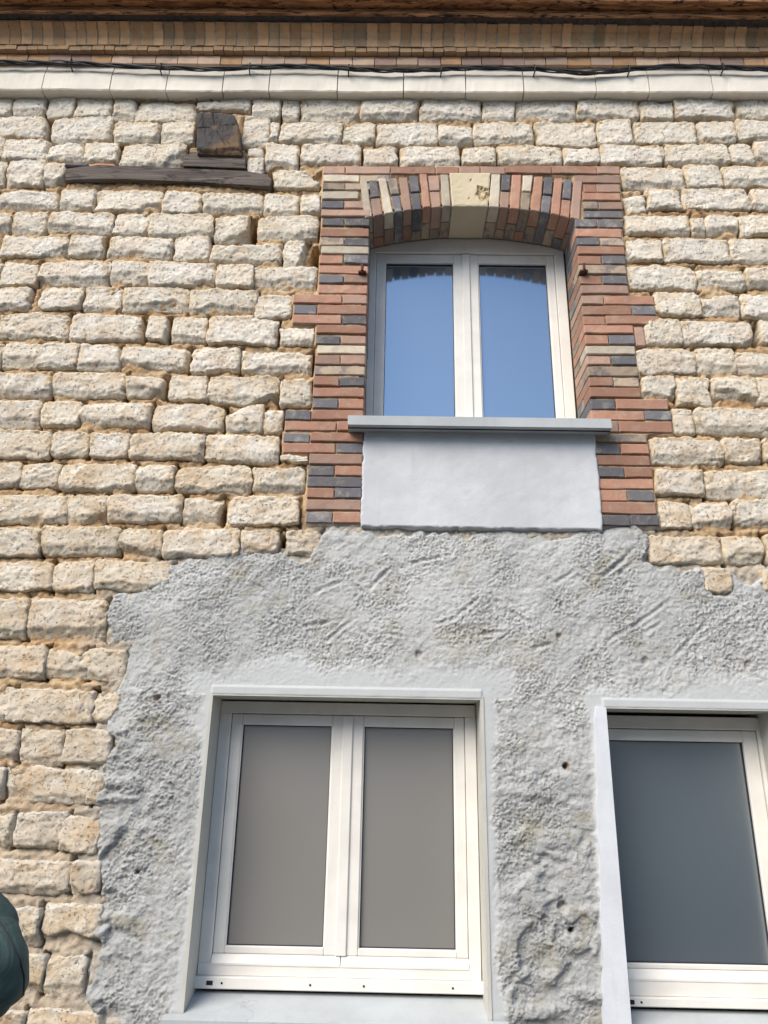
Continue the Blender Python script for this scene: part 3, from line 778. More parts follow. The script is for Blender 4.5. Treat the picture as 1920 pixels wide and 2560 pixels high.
warm = np.maximum(warm, sstep(.10, .02, rad + fbm(Uq*20, Vq*20, 3, 2)*.04)*.7)
ed = np.minimum(np.minimum(Uq, 1-Uq), np.minimum(Vq, 1-Vq)); Y = Y + (1-sstep(0, .05, ed))*.006
V = np.stack([P[..., 0], Y, P[..., 1]], -1).reshape(-1, 3); idx = np.arange(n*n).reshape(n, n)
F = np.stack([idx[:-1, :-1], idx[:-1, 1:], idx[1:, 1:], idx[1:, :-1]], -1).reshape(-1, 4)
b = np.concatenate([idx[0, :], idx[1:, -1], idx[-1, -2::-1], idx[-2:0:-1, 0]]); R2 = V[b].copy(); R2[:, 1] = .08; k2 = len(V)+np.arange(len(b))
F = np.concatenate([F, np.stack([b, k2, np.roll(k2, -1), np.roll(b, -1)], -1)])
npmesh('beam_end', np.concatenate([V, R2]), F, M['beam'], house, attrs={'warm': np.concatenate([warm.ravel(), np.zeros(len(b))])})

# ---- rough cement coat
def snap(arr, vals):
    arr = arr.copy()
    for v in vals: arr[np.argmin(abs(arr-v))] = v
    return arr
xs = snap(np.arange(at(150, 2000)[0]-.25, 2.75, .0045), [LW['x0'], LW['x1'], RW['x0'], RW['x1']])
zs = snap(np.arange(.80, at(900, 1290)[1], .0045), [LW['z1'], RW['z1'], LW['z0'], RW['z0']])
X, Z = np.meshgrid(xs, zs)
sdr = sdist(X, Z, RBw); sdn = sdr + fbm(X*20, Z*20, 7, 5)*.046 + .004
def dopen(o):   # distance outside an opening
    dx = np.maximum(np.maximum(o['x0']-X, X-o['x1']), 0); dz = np.maximum(np.maximum(o['z0']-.05-Z, Z-o['z1']), 0)
    return np.hypot(dx, dz), dx, dz
dl, dlx, dlz = dopen(LW); dr, drx, drz = dopen(RW)
wob = fbm(X*5, Z*5, 11, 3)
smoothL = (1-sstep(.018, .055, dlx + wob*.05))*(dlz < .03) + (1-sstep(.04, .14, dlz + wob*.10))*(1-sstep(.03, .16, dlx+wob*.1))*(dlz > 0)*.85
smoothR = (1-sstep(.045, .085, drx + wob*.04))*(drz < .04) + (1-sstep(.03, .12, drz + wob*.10))*(1-sstep(.03, .14, drx+wob*.1))*(drz > 0)*.85
smooth = np.clip(np.maximum(smoothL, smoothR), 0, 1)
amp = 1.0 - .93*smooth
# rougher, torn areas: lower left and the pier between the windows
tor = np.maximum(sstep(LW['x0']-.05, LW['x0']-.30, X)*sstep(2.25, 1.5, Z), sstep(LW['x1']+.02, LW['x1']+.12, X)*sstep(RW['x0']-.0, RW['x0']-.08, X)*sstep(2.1, 1.3, Z))
tor = np.clip(tor*(.8+fbm(X*6, Z*6, 2, 3)*1.2), 0, 1.2)
c45, s45 = math.cos(.75), math.sin(.75)
Xa, Za = X*c45 + Z*s45, -X*s45 + Z*c45; Xb, Zb = X*c45 - Z*s45, X*s45 + Z*c45
sel = sstep(-.12, .12, fbm(X*2.2, Z*2.2, 40, 2))
str_ = fbm(Xa*9, Za*34, 5, 4)*sel + fbm(Xb*9, Zb*34, 6, 4)*(1-sel)
fine = fbm(X*95, Z*115, 2, 3); grn = fbm(X*38, Z*50, 12, 4)
crumb = sstep(-.03, .10, fbm(X*34, Z*46, 22, 5))*.0045 + sstep(.08, .16, fbm(X*50, Z*64, 25, 4))*.003
rel = fbm(X*4, Z*4, 3, 3)*.007 + str_*.0025*(1+2*sstep(.05,.3,fbm(X*2.5,Z*2.5,77,2))) + grn*.0022 + fine*.0026 + np.random.RandomState(4).normal(0, 1, X.shape)*.0014*(.6+1.2*sstep(-.2,.3,fbm(X*9,Z*9,55,3))) + crumb*.30
lump = fbm(X*17 + fbm(X*8, Z*8, 1, 2)*2, Z*21, 9, 5); rel2 = sstep(-.05, .10, lump)*.012 + sstep(.14, .2, lump)*.007 + lump*.02
Yr = -.008 - rel*amp - (rel2*.62-.011)*tor*amp - .002*smooth
rough = np.clip(amp*(.55 + .45*tor) + .2*sstep(.0, .3, fbm(X*3, Z*3, 8, 2)), 0, 1)*amp
# trowel strokes and holes
GL = [(75, 445, 180, 428), (1005, 265, 1080, 320), (1090, 290, 1215, 165), (1080, 285, 1160, 215), (1190, 105, 1225, 160), (1205, 105, 1240, 170), (1115, 193, 1150, 206),
      (380, 215, 410, 250), (705, 340, 725, 390), (720, 335, 742, 370), (690, 370, 703, 400), (1180, 460, 1330, 350), (1100, 500, 1200, 440), (270, 450, 310, 490), (1020, 210, 1085, 280),
      (770, 390, 850, 435), (430, 235, 560, 205), (600, 410, 680, 345), (345, 465, 420, 480), (1340, 545, 1400, 480), (1130, 250, 1175, 215), (1150, 265, 1200, 225), (680, 470, 760, 465),
      (1360, 240, 1440, 330), (1400, 480, 1450, 430), (120, 330, 210, 290), (240, 300, 300, 340), (520, 440, 600, 415), (300, 320, 380, 240), (930, 300, 1010, 250), (1230, 470, 1300, 430), (860, 520, 930, 500), (150, 500, 250, 420), (1500, 440, 1560, 400)]
strokes = [(atc('K', a, b), atc('K', c, d), .009, .010) for a, b, c, d in GL] + \
          [(atc('C', a, b), atc('C', c, d), .010, .009) for a, b, c, d in ((760, 1003, 870, 1043), (755, 1048, 850, 1098), (745, 1090, 840, 1108), (560, 1440, 640, 1450), (700, 1380, 640, 1300))]
gr = random.Random(3)
for k in range(26):
    x_, z_ = gr.uniform(-1.4, 2.3), gr.uniform(1.9, 3.0); a_g = gr.choice((.6, .75, -.7, .9, 2.3)); l_ = gr.uniform(.04, .16)
    strokes.append(((x_, z_), (x_+l_*math.cos(a_g), z_+l_*math.sin(a_g)), gr.uniform(.004, .008), gr.uniform(.003, .007)))
for (p, q, wd, dp) in strokes:
    ex, ez = q[0]-p[0], q[1]-p[1]; L = ex*ex+ez*ez
    j0, j1 = np.searchsorted(xs, [min(p[0], q[0])-.05, max(p[0], q[0])+.05]); i0, i1 = np.searchsorted(zs, [min(p[1], q[1])-.05, max(p[1], q[1])+.05])
    if j1 <= j0 or i1 <= i0: continue
    sx, sz = X[i0:i1, j0:j1], Z[i0:i1, j0:j1]
    t = np.clip(((sx-p[0])*ex+(sz-p[1])*ez)/L, 0, 1); d = np.hypot(sx-p[0]-t*ex, sz-p[1]-t*ez) + fbm(sx*50, sz*50, 2, 2)*.006
    fade = sstep(0, .15, t)*(1-sstep(.8, 1, t))*.8 + .2
    Yr[i0:i1, j0:j1] += ((1-sstep(0, wd, d))*dp*.45 - (sstep(wd, wd*1.4, d)*(1-sstep(wd*1.5, wd*2.4, d)))*dp*.25)*fade*amp[i0:i1, j0:j1]
rust = np.zeros_like(X)
for (c, a, b, rr, dp, ru) in (('K', 472, 540, .014, .010, .3), ('K', 946, 475, .010, .012, .2), ('K', 1240, 560, .014, .008, .25), ('K', 955, 370, .012, .008, 0), ('C', 655, 1490, .008, .04, .1), ('C', 750, 660, .012, .016, .5),
                              ('J', 453, 1648, .0095, .06, .2), ('J', 418, 662, .009, .03, 1.0), ('J', 402, 1510, .018, .02, .1), ('J', 1510, 50, .016, .008, .2)):
    hx, hz = atc(c, a, b); d = np.hypot(X-hx, Z-hz) + fbm(X*60, Z*60, 3, 2)*.004
    Yr += (1-sstep(rr*.75, rr*1.1, d))*dp; rust = np.maximum(rust, (1-sstep(rr, rr*1.8, d))*ru)
# raised lintel band over each opening
for o, dd, dx_ in ((LW, dlz, dlx), (RW, drz, drx)):
    bw = .034; inb = (dx_ < .008) & (dd > 0) & (dd < bw)
    Yr = np.where(inb, -.015 + fbm(X*20, Z*20, 2, 2)*.0015, Yr)
# edge of the coat thins out onto the blocks
t2 = sstep(0, .13, sdn); Yr = Yr + .013*(1-t2)*(.6+fbm(X*9,Z*9,66,3))
t = sstep(-.012, .018, sdn); Yr = Yr*t + .03*(1-t)
inL = (X > LW['x0']) & (X < LW['x1']) & (Z < LW['z1']) & (Z > LW['z0']-.0001); inR = (X > RW['x0']) & (X < RW['x1']) & (Z < RW['z1']) & (Z > RW['z0']-.0001)
keep = ~(inL | inR) & (sdn > -.02)
# keep edge row exactly on the openings
V, F, used = grid_mesh(xs, zs, Yr, keep)
coat = npmesh('cement_coat', V, F, M['render'], house, attrs={'rough': rough.ravel()[used], 'smooth': (smooth*.75).ravel()[used], 'rust': rust.ravel()[used]}, origin=(0, 0, 1.8))

# ---- reveals of the lower windows
def reveal_frame(o, parent, d=.24):
    m = MB(); t = .012
    xl, xr, zt, zb = o['x0'], o['x1'], o['z1'], o['z0']
    yf = -.0135
    m.box(xl-t, xl, yf, d, zb-.05, zt+t); m.box(xr, xr+t, yf, d, zb-.05, zt+t); m.box(xl, xr, yf, d, zt, zt+t)
    return m.build('reveal', M['reveal'], parent)
reveal_frame(LW, house); reveal_frame(RW, house)
# leaning white cement strip on the left jamb of the right window
pts = [at(1506, 1766), at(1487, 1767), at(1483, 1800)]
for i in range(18):
    f = i/17; pts.append(at(1486 + f*22 + gr.uniform(-3, 3), 1830 + f*760))
pts = [(a, b) for a, b in pts]; xr_ = RW['x0']+.001
outl = [(xr_, RW['z1']+.001)] + pts[1:] + [(xr_, pts[-1][1])]
MB().poly(outl, -.021, .01, .0).build('cement_strip', M['strip'], house)

# ---- smooth apron under the upper sill
ax0, ax1 = atc('G', 340, 1400)[0], atc('G', 1322, 1400)[0]; az0, az1 = atc('G', 800, 1600)[1], atc('G', 800, 1195)[1]
xs = np.arange(ax0-.006, ax1+.012, .006); zs = np.arange(az0-.012, az1, .006); X, Z = np.meshgrid(xs, zs)
dd = np.minimum(np.minimum(X-ax0, ax1-X) + fbm(X*30, Z*30, 2, 3)*.008, Z-az0+fbm(X*40, Z*40, 4, 3)*.005)
tt = sstep(-.006, .003, dd); Yp = .03*(1-tt) + tt*(-.017 + fbm(X*6, Z*6, 3, 3)*.003 + fbm(X*40, Z*40, 3, 2)*.0008) 
V, F, used = grid_mesh(xs, zs, Yp, dd > -.012)
npmesh('apron_panel', V, F, M['apron'], house)

# ---- upper window sill
Z1, Z0 = atc('G', 800, 1132, -.085)[1], atc('G', 800, 1170, -.085)[1]
sx0, sx1 = atc('G', 281, 1145, -.085)[0], atc('G', 1375, 1160, -.085)[0]
m = MB(); m.extr([(sx0, -.085, Z0), (sx0, -.085, Z1), (sx0, .18, Z1+.03), (sx0, .18, Z0), (sx0, -.060, Z0), (sx0, -.058, Z0+.006), (sx0, -.050, Z0+.006), (sx0, -.048, Z0)],
                 [(sx1, -.085, Z0), (sx1, -.085, Z1), (sx1, .18, Z1+.03), (sx1, .18, Z0), (sx1, -.060, Z0), (sx1, -.058, Z0+.006), (sx1, -.050, Z0+.006), (sx1, -.048, Z0)])
m.build('upper_sill', M['sill'], house)
# ---- lower sills
for o, horn in ((LW, .06), (RW, 0.0)):
    zb = o['zs']-.012; zf = zb - .035
    xa, xb = o['x0']-horn, o['x1']+horn; xi0, xi1 = o['x0']+.0005, o['x1']-.0005
    m = MB()
    m.extr([(xi0, .14, zb), (xi0, -.018, zf+.006), (xi0, -.018, zf-.06), (xi0, .14, zf-.06)], [(xi1, .14, zb), (xi1, -.018, zf+.006), (xi1, -.018, zf-.06), (xi1, .14, zf-.06)])
    m.extr([(xa, -.0185, zf+.006), (xa, -.060, zf), (xa, -.060, zf-.055), (xa, -.0185, zf-.055)], [(xb, -.0185, zf+.006), (xb, -.060, zf), (xb, -.060, zf-.055), (xb, -.0185, zf-.055)])
    m.build('lower_sill', M['sill'], house)

# ---- windows
def casement(crop, yref, xr_, d, Xs, Zs, glass, right_only=False, arch=False, label=None, extra=None):
    """Xs: frame L, sash L, glass L, glass R, mid0, mid1, glass2 L, glass2 R, sash R, frame R (crop x at yref); Zs: frame top, sash top, glass top, glass bottom, drip top, drip bottom, step, face bottom"""
    x = [atc(crop, v, yref, d)[0] if v is not None else None for v in Xs]; z = [atc(crop, xr_, v, d)[1] for v in Zs]
    fL, sL, gL, gR, m0, m1, g2L, g2R, sR, fR = x; zt, st, gt, gb, dt, db, stp, fb = z
    win = MB()      # outer frame
    b = .002
    if arch:
        n = 16; top = []
        for i in range(n+1):
            xx = fL + (fR-fL)*i/n; top.append((xx, arcz(xx)+.004))
        win.poly([(fL, st), (fR, st)] + top[::-1], d, d+.07)
    else: win.box(fL, fR, d, d+.07, st, zt, b)
    win.box(fL, sL, d, d+.07, stp, st, b); win.box(sR, fR, d, d+.07, stp, st, b)
    win.box(fL+.001, fR-.001, d-.004, d+.07, stp, db+.004, b)
    if not arch:
        win.box(fL-.008, fR+.006, d-.022, d+.07, fb, stp-.0005, .003)
    w_ = win.build('window', M['pvc'], house, label=label)
    for (a, c1, c2, e) in ((sL, gL, gR, (m0+m1)/2), ((m0+m1)/2, g2L, g2R, sR)):
        s = MB(); y0, y1 = d+.010, d+.06; a += .0015; e -= .0015
        s.box(a, c1, y0, y1, dt, st-.002, .003); s.box(c2, e, y0, y1, dt, st-.002, .003)
        s.box(c1+.0002, c2-.0002, y0+.0006, y1, gt, st-.0025, .003); s.box(c1+.0002, c2-.0002, y0+.0006, y1, dt, gb, .003)
        # glazing bead, slightly recessed
        s.box(c1-.001, c1+.004, y0+.006, y1, gb, gt); s.box(c2-.004, c2+.001, y0+.006, y1, gb, gt)
        s.build('sash', M['pvc'], w_)
        gk = MB(); y2 = y0+.014; t = .0028
        gk.box(c1+.004, c1+.004+t, y2, y1, gb, gt); gk.box(c2-.004-t, c2-.004, y2, y1, gb, gt); gk.box(c1+.004+t, c2-.004-t, y2, y1, gt-t, gt); gk.box(c1+.004+t, c2-.004-t, y2, y1, gb, gb+t)
        gk.build('gasket', M['gasket'], w_)
        p = MB(); p.box(c1+.0041+t, c2-.0041-t, y0+.020, y0+.040, gb+t, gt-t); p.build('pane', glass, w_)
        if not arch:
            r = MB(); r.extr([(a, y0-.0, dt-.0005), (a, y0-.004, dt-.006), (a, y0-.016, db+.006), (a, y0-.016, db), (a, y1, db), (a, y1, dt-.0005)],
                              [(e, y0-.0, dt-.0005), (e, y0-.004, dt-.006), (e, y0-.016, db+.006), (e, y0-.016, db), (e, y1, db), (e, y1, dt-.0005)])
            r.build('drip_rail', M['pvc'], w_)
    a = MB(); a.box(m0, m1, d+.002, d+.0095, (dt if not arch else dt), st-.004, .003); a.build('astragal', M['pvc'], w_)
    if not arch:
        zc = (stp+fb)/2
        for (c_x, kind_) in (extra or ()):
            xx = atc(crop, c_x, (Zs[6]+Zs[7])/2, d-.022)[0]
            h = MB()
            if kind_ == 'slot':
                h.box(xx-.011, xx+.011, d-.0232, d-.0215, zc-.0065, zc+.0065); h.build('drain_slot', M['gasket'], w_)
            else:
                bmesh.ops.create_cone(h.b, cap_ends=True, segments=14, radius1=.0036, radius2=.0036, depth=.002, matrix=Matrix.Translation((xx, d-.0225, zc)) @ Matrix.Rotation(math.pi/2, 4, 'X'))
                h.build('screw_hole', M['hole'], w_)
    return w_
casement('G', 800, 770, .215, (352, 392, 431, 727, 762, 795, 832, 1130, 1162, 1203), (437, 452, 488, 1150, 1190, 1215, 1216, 1240), M['glass_up'], arch=True, label='arched window over the concrete sill, glass reflecting blue sky')
casement('H', 850, 787, DL, (162, 220, 275, 734, 787, 838, 891, 1349, 1403, 1458), (226, 283, 338, 1412, 1450, 1500, 1552, 1612), M['glass_low'], label='lower window with grey panes, left of the torn cement pier',
         extra=((161, 'slot'), (220, 'h'), (647, 'h'), (906, 'h'), (1335, 'h')))
rx = lambda v: v
casement('J', 1200, 1150, DL, (560, 650, 716-40, 1100-40, 1114, 1118, 1130, 1589, 1680, 1772), (378, 440, 512, 1858, 1880, 1955, 2048, 2106), M['glass_dark'], label='lower window at the right edge with dark blue grey glass',
         extra=((812, 'slot'), (873, 'h'))) if False else None
# right window: one wide sash in view
def single(crop):
    d = DL
    x = [atc(crop, v, 1200, d)[0] for v in (640, 690, 722, 1589, 1680, 1765)]; z = [atc(crop, 1150, v, d)[1] for v in (364, 440, 512, 1858, 1890, 1955, 2048, 2106)]
    fL, sL, gL, gR, sR, fR = x; zt, st, gt, gb, dt, db, stp, fb = z; fL = RW['x0']+.001; sL = fL+.02; gL = sL + .02
    m = MB(); b = .002
    m.box(fL, fR, d, d+.07, st, zt, b); m.box(fL, sL, d, d+.07, stp, st, b); m.box(sR, fR, d, d+.07, stp, st, b); m.box(fL+.001, fR-.001, d-.004, d+.07, stp, db+.004, b)
    m.box(fL, fR+.006, d-.022, d+.07, fb, stp-.0005, .003)
    w_ = m.build('window', M['pvc'], house, label='window at the right edge with dark blue grey glass')
    s = MB(); y0, y1 = d+.010, d+.06; a, e = sL+.0015, sR-.0015
    s.box(a, gL, y0, y1, dt, st-.002, .003); s.box(gR, e, y0, y1, dt, st-.002, .003); s.box(gL, gR, y0+.0006, y1, gt, st-.0025, .003); s.box(gL, gR, y0+.0006, y1, dt, gb, .003)
    s.build('sash', M['pvc'], w_)
    gk = MB(); y2 = y0+.014; t = .003
    gk.box(gL, gL+t, y2, y1, gb, gt); gk.box(gR-t, gR, y2, y1, gb, gt); gk.box(gL+t, gR-t, y2, y1, gt-t, gt); gk.box(gL+t, gR-t, y2, y1, gb, gb+t); gk.build('gasket', M['gasket'], w_)
    MB().box(gL+t, gR-t, y0+.020, y0+.040, gb+t, gt-t).build('pane', M['glass_dark'], w_)
    r = MB(); r.extr([(a, y0, dt-.0005), (a, y0-.004, dt-.006), (a, y0-.016, db+.006), (a, y0-.016, db), (a, y1, db), (a, y1, dt-.0005)],
                     [(e, y0, dt-.0005), (e, y0-.004, dt-.006), (e, y0-.016, db+.006), (e, y0-.016, db), (e, y1, db), (e, y1, dt-.0005)]); r.build('drip_rail', M['pvc'], w_)
    zc = (stp+fb)/2
    xx = atc(crop, 815, 2064, d-.022)[0]; MB().box(xx-.009, xx+.009, d-.0232, d-.0215, zc-.0065, zc+.0065).build('drain_slot', M['gasket'], w_)
    xx = atc(crop, 873, 2066, d-.022)[0]; h = MB(); bmesh.ops.create_cone(h.b, cap_ends=True, segments=14, radius1=.0036, radius2=.0036, depth=.002, matrix=Matrix.Translation((xx, d-.0225, zc)) @ Matrix.Rotation(math.pi/2, 4, 'X')); h.build('screw_hole', M['hole'], w_)
single('J')
# ---- rusty shutter pins at the brick jambs
for cx_, cy_, sgn in ((345, 528, 1), (1262, 525, -1)):
    x_, z_ = atc('G', cx_, cy_, -.02); m = MB()
    m.box(x_-.022, x_+.014, -.032, .02, z_-.012, z_-.002, .002); m.tube([(x_-.004, -.035, z_-.008), (x_-.004, -.035, z_+.026)], .0065, 10); m.tube([(x_-.004, -.035, z_-.010), (x_-.004, -.0, z_-.010)], .005, 8)
    m.build('hinge_pin', M['rust'], house)

# ================================================================== CORNICE
def wp(x, y, p):     # source pixel at protrusion p from the wall
    a = at(x, y, -p); return (a[0], -p, a[1])
corn = MB()
def corn_core(m, prof, xa=-420, xb=2340, n=12):
    for i in range(n):
        u0, u1 = xa+(xb-xa)*i/n, xa+(xb-xa)*(i+1)/n
        A_ = [wp(u0, y+CV(u0), p) for y, p in prof]; B_ = [wp(u1, y+CV(u1), p) for y, p in prof]
        zt = max(a[2] for a in A_+B_); X0 = A_[0][0]; X1 = B_[0][0]
        m.extr([(X0, a[1], a[2]) for a in A_] + [(X0, .33, A_[-1][2]), (X0, .33, A_[0][2])], [(X1, a[1], a[2]) for a in B_] + [(X1, .33, B_[-1][2]), (X1, .33, B_[0][2])])
def CV(x): return .0035*(x) + 3*math.sin(max(0, min(1920, x))/1920*math.pi)
corn_core(corn, [(236, .005), (165, .020), (150, .035), (124, .055), (110, .093), (92, .103), (74, .120), (60, .1385), (50, .148)])
cornice = corn.build('cornice', M['cjoint'], house)
def pblock(u0, u1, prof, jit=0.0, seed=0, back=.25, bevel=.0):
    """block along x between source columns u0,u1 with a profile of (source y, protrusion)"""
    r = random.Random(seed); dz = r.uniform(-jit, jit); dp = r.uniform(-jit, jit)
    um = (u0+u1)/2; ends = []
    ya = sum(p[0] for p in prof)/len(prof)
    X0 = at(u0, ya+CV(u0), -prof[len(prof)//2][1])[0]; X1 = at(u1, ya+CV(u1), -prof[len(prof)//2][1])[0]
    for u, Xw in ((u0, X0), (u1, X1)):
        ends.append([(Xw + r.uniform(-jit, jit)*.6, wp(u, y+CV(u), p)[1]-dp, wp(u, y+CV(u), p)[2]+dz) for y, p in prof] + [(Xw, back, wp(u, prof[-1][0]+CV(u), prof[-1][1])[2]+dz), (Xw, back, wp(u, prof[0][0]+CV(u), prof[0][1])[2]+dz)])
    return ends
# white stone band
jt = [-230, -60, 110, 279, 418, 558, 674, 844, 1009, 1164, 1308, 1488, 1621, 1779, 1944, 2100]
for i, (a, b) in enumerate(zip(jt, jt[1:])):
    A_, B_ = pblock(a+1.2, b-1.2, [(233, .030), (225, .050), (221, .054), (186, .054), (178, .046), (164, .040), (150, .02)], .0016, i, .2)
    m = MB(); m.extr(A_, B_)
    bmesh.ops.subdivide_edges(m.b, edges=[e for e in m.b.edges if abs((e.verts[0].co-e.verts[1].co).x) > .1], cuts=14)
    for v in m.b.verts:
        nn = vnoise(np.array([v.co.x*18]), np.array([v.co.z*18]), np.array([v.co.y*18.]))[0]; n2_ = vnoise(np.array([v.co.x*70]), np.array([v.co.z*70]), 3.0)[0]
        v.co.y += nn*.002 + n2_*.0008; v.co.z += n2_*.0012
    m.build('band_stone', M['band'], cornice)
# brick course above the band: wide bricks
u = -200; i = 0; cc = 'N2 P N2 N2 N P R N2 N D N2 N2 R N2 N P'.split()
rr_ = random.Random(12)
while u < 2100:
    wd_ = rr_.uniform(50, 58)
    A_, B_ = pblock(u+.9, u+wd_-.9, [(168, .030), (157, .060), (155, .064), (137, .064), (134, .058), (130, .03)], .0022, 100+i)
    m = MB(); m.extr(A_, B_); m.build('brick', M[rr_.choice(['N2', 'N2', 'N2', 'N', 'P', 'N2', 'N'])], cornice); u += wd_; i += 1
# narrow course and upright course above
u = -200; i = 0; nar = MB()
while u < 2100:
    wd_ = rr_.uniform(24, 31)
    A_, B_ = pblock(u+.8, u+wd_-.8, [(136, .060), (124, .088), (122, .091), (113, .091), (110, .085)], .0028, 300+i)
    m = nar; m.extr(A_, B_); u += wd_; i += 1
nar.build('narrow_brick_course', M['N3'], cornice, kind='stuff')
u = -200; i = 0
while u < 2100:
    wd_ = rr_.uniform(24, 30); ln = rr_.uniform(-2, 2)
    A_, B_ = pblock(u+1.9, u+wd_-1.9, [(113, .080), (110, .095), (92, .105), (74, .122), (62, .138), (52, .150)], .0022, 500+i, .15)
    m = MB(); m.extr(A_, B_); m.build('upright_brick', M[rr_.choice(['N', 'N', 'N', 'N', 'N', 'N3', 'N'])], cornice); u += wd_; i += 1
# wooden eave boards
def board(prof, name, mat, xa=-420, xb=2340, n=1, label=None):
    m = MB(); corn_ = [wp(xa, y+CV(960), p) for y, p in prof]
    zz = [wp(960, y+CV(960), p)[2] for y, p in prof]
    m.extr([(-3.2, -p, z) for (y, p), z in zip(prof, zz)], [(3.2, -p, z) for (y, p), z in zip(prof, zz)])
    return m.build(name, mat, house, label=label)
ez = wp(960, 36, .20)[2]
MB().box(-3.2, 3.2, -.185, .2, ez+.012, ez+.04).build('eave_board', M['beam'], house)  # underside board in near-black wood: the shadow under the eave put into its colour
MB().box(-3.2, 3.2, -.20, -.1855, ez, ez+.042, .004).build('eave_board', M['eave'], house)
MB().box(-3.2, 3.2, -.23, .2, ez+.0425, ez+.06, .003).build('eave_board', M['eave'], house)
MB().box(-3.2, 3.2, -.25, -.2305, ez+.036, ez+.15, .004).build('eave_board', M['eave'], house)
z0 = ez
ro = MB(); ro.extr([(-6, -.27, z0+.17), (-6, 3.5, z0+2.2), (-6, 3.5, z0+2.25), (-6, -.27, z0+.20)], [(6, -.27, z0+.17), (6, 3.5, z0+2.2), (6, 3.5, z0+2.25), (6, -.27, z0+.20)]); ro.build('roof', M['R'], house)

# ================================================================== CABLE
cab = thing('cable', 'twisted black cable clipped along the top of the white stone band', 'cable', (0, -.08, 4.9))
pp = [(-300, 154), (0, 155), (87, 157), (174, 156), (278, 164), (400, 168), (520, 174), (625, 168), (752, 165), (868, 171), (960, 177), (1101, 173), (1220, 169), (1336, 172), (1463, 184), (1570, 174), (1683, 165), (1805, 168), (1920, 174), (2200, 176)]
pxs = np.array([p[0] for p in pp], float); pys = np.array([p[1] for p in pp], float)
us = np.linspace(-260, 2160, 420); ys = np.interp(us, pxs, pys); ys = np.convolve(np.pad(ys, 6, 'edge'), np.ones(13)/13, 'valid')
for k, (rad, off) in enumerate(((.0062, .0070), (.0055, .0075), (.0035, .0085))):
    pts = []
    for j, (a, y) in enumerate(zip(us, ys)):
        ph = a*.028 + k*2*math.pi/3 + .6*math.sin(a*.006); x_, y_, z_ = wp(a, y, .078)
        pts.append((x_, y_ + off*math.cos(ph), z_ + off*math.sin(ph)))
    MB().tube(pts, rad, 7).build('strand', M['cable'], cab, smooth=True)
for a in (179, 403, 625, 872, 1103, 1336, 1571, 1806):
    y = float(np.interp(a, us, ys)); x_, y_, z_ = wp(a, y, .078); m = MB()
    m.tube([(x_-.003, -.045, z_-.024), (x_, -.085, z_-.022), (x_+.001, -.094, z_-.002), (x_, -.088, z_+.016), (x_-.003, -.055, z_+.020)], .0035, 7); m.tube([(x_, -.096, z_-.03), (x_, -.090, z_-.022)], .005, 8)
    m.build('clip', M['cable'], cab, smooth=True)

# ================================================================== PERSON at the left, only a bent sleeve in view
def skin(name, joints, edges, mat, parent, root=0, sub=2, disp=0.0, kind=None):
    me = bpy.data.meshes.new(name+'_cage'); me.from_pydata([j[0] for j in joints], edges, []); ob = bpy.data.objects.new(name, me); COL.objects.link(ob)
    md = ob.modifiers.new('skin', 'SKIN'); md.use_smooth_shade = True
    for v, j in zip(me.skin_vertices[0].data, joints): v.radius = (j[1], j[2] if len(j) > 2 else j[1]); v.use_root = False
    me.skin_vertices[0].data[root].use_root = True
    sb = ob.modifiers.new('sub', 'SUBSURF'); sb.levels = sub; sb.render_levels = sub
    dg = bpy.context.evaluated_depsgraph_get(); nm = bpy.data.meshes.new_from_object(ob.evaluated_get(dg)); bpy.data.objects.remove(ob)
    nm.name = name; nm.materials.clear(); nm.materials.append(mat)
    if disp:
        n = len(nm.vertices); co = np.empty(n*3); nm.vertices.foreach_get('co', co); co = co.reshape(-1, 3); no = np.empty(n*3); nm.vertices.foreach_get('normal', no); no = no.reshape(-1, 3)
        co = co + no*(fbm(co[:, 0]*14, co[:, 1]*14, co[:, 2]*22, 3)*disp)[:, None]; nm.vertices.foreach_set('co', co.ravel())
    nm.polygons.foreach_set('use_smooth', [True]*len(nm.polygons))
    nm.transform(Matrix.Translation(-WP[parent.name])); nm.update()
    return place(name, nm, WP[parent.name], parent, kind=kind)
bx, by = -1.0, -1.62
person = thing('person', 'person in a dark teal jacket, only the bent sleeve in view at lower left', 'person', (bx, by, 0))
skm = mat_plain('skin', (.50, .30, .21), .55, .4); jacket = NT('teal_jacket', .75, .3)
jacket.col(jacket.mix(jacket.ramp(jacket.noise(6, 4), .35, .65), (.034, .062, .060), (.054, .088, .084))); jacket.bump(jacket.noise(700, 2), .0006, .6); jacket.bump(jacket.noise(7, 4, dist=1.2), .03, .7); jacket = jacket.m
hipz, shz = .92, 1.44; EL = (-.535, -1.60, 1.530)
body = [((bx, by, 1.0), .13, .10), ((bx, by, 1.2), .13, .10), ((bx, by+.01, 1.40), .13, .09), ((bx, by+.02, 1.50), .055, .055), ((bx, by+.03, 1.58), .055, .06), ((bx, by+.05, 1.66), .078, .09), ((bx, by+.05, 1.74), .070, .082),
        ((bx+.19, by+.01, 1.42), .055), (EL, .040), ((bx+.20, by+.21, 1.66), .028), ((bx+.14, by+.25, 1.70), .030, .018),
        ((bx-.19, by+.01, 1.42), .055), ((bx-.26, by-.02, 1.15), .042), ((bx-.22, by+.18, .98), .028), ((bx-.20, by+.25, .93), .030, .018),
        ((bx+.10, by, .92), .085), ((bx+.11, by+.01, .50), .058), ((bx+.11, by-.02, .08), .038), ((bx+.12, by+.14, .04), .035),
        ((bx-.10, by, .92), .085), ((bx-.11, by+.01, .50), .058), ((bx-.11, by-.02, .08), .038), ((bx-.12, by+.14, .04), .035)]
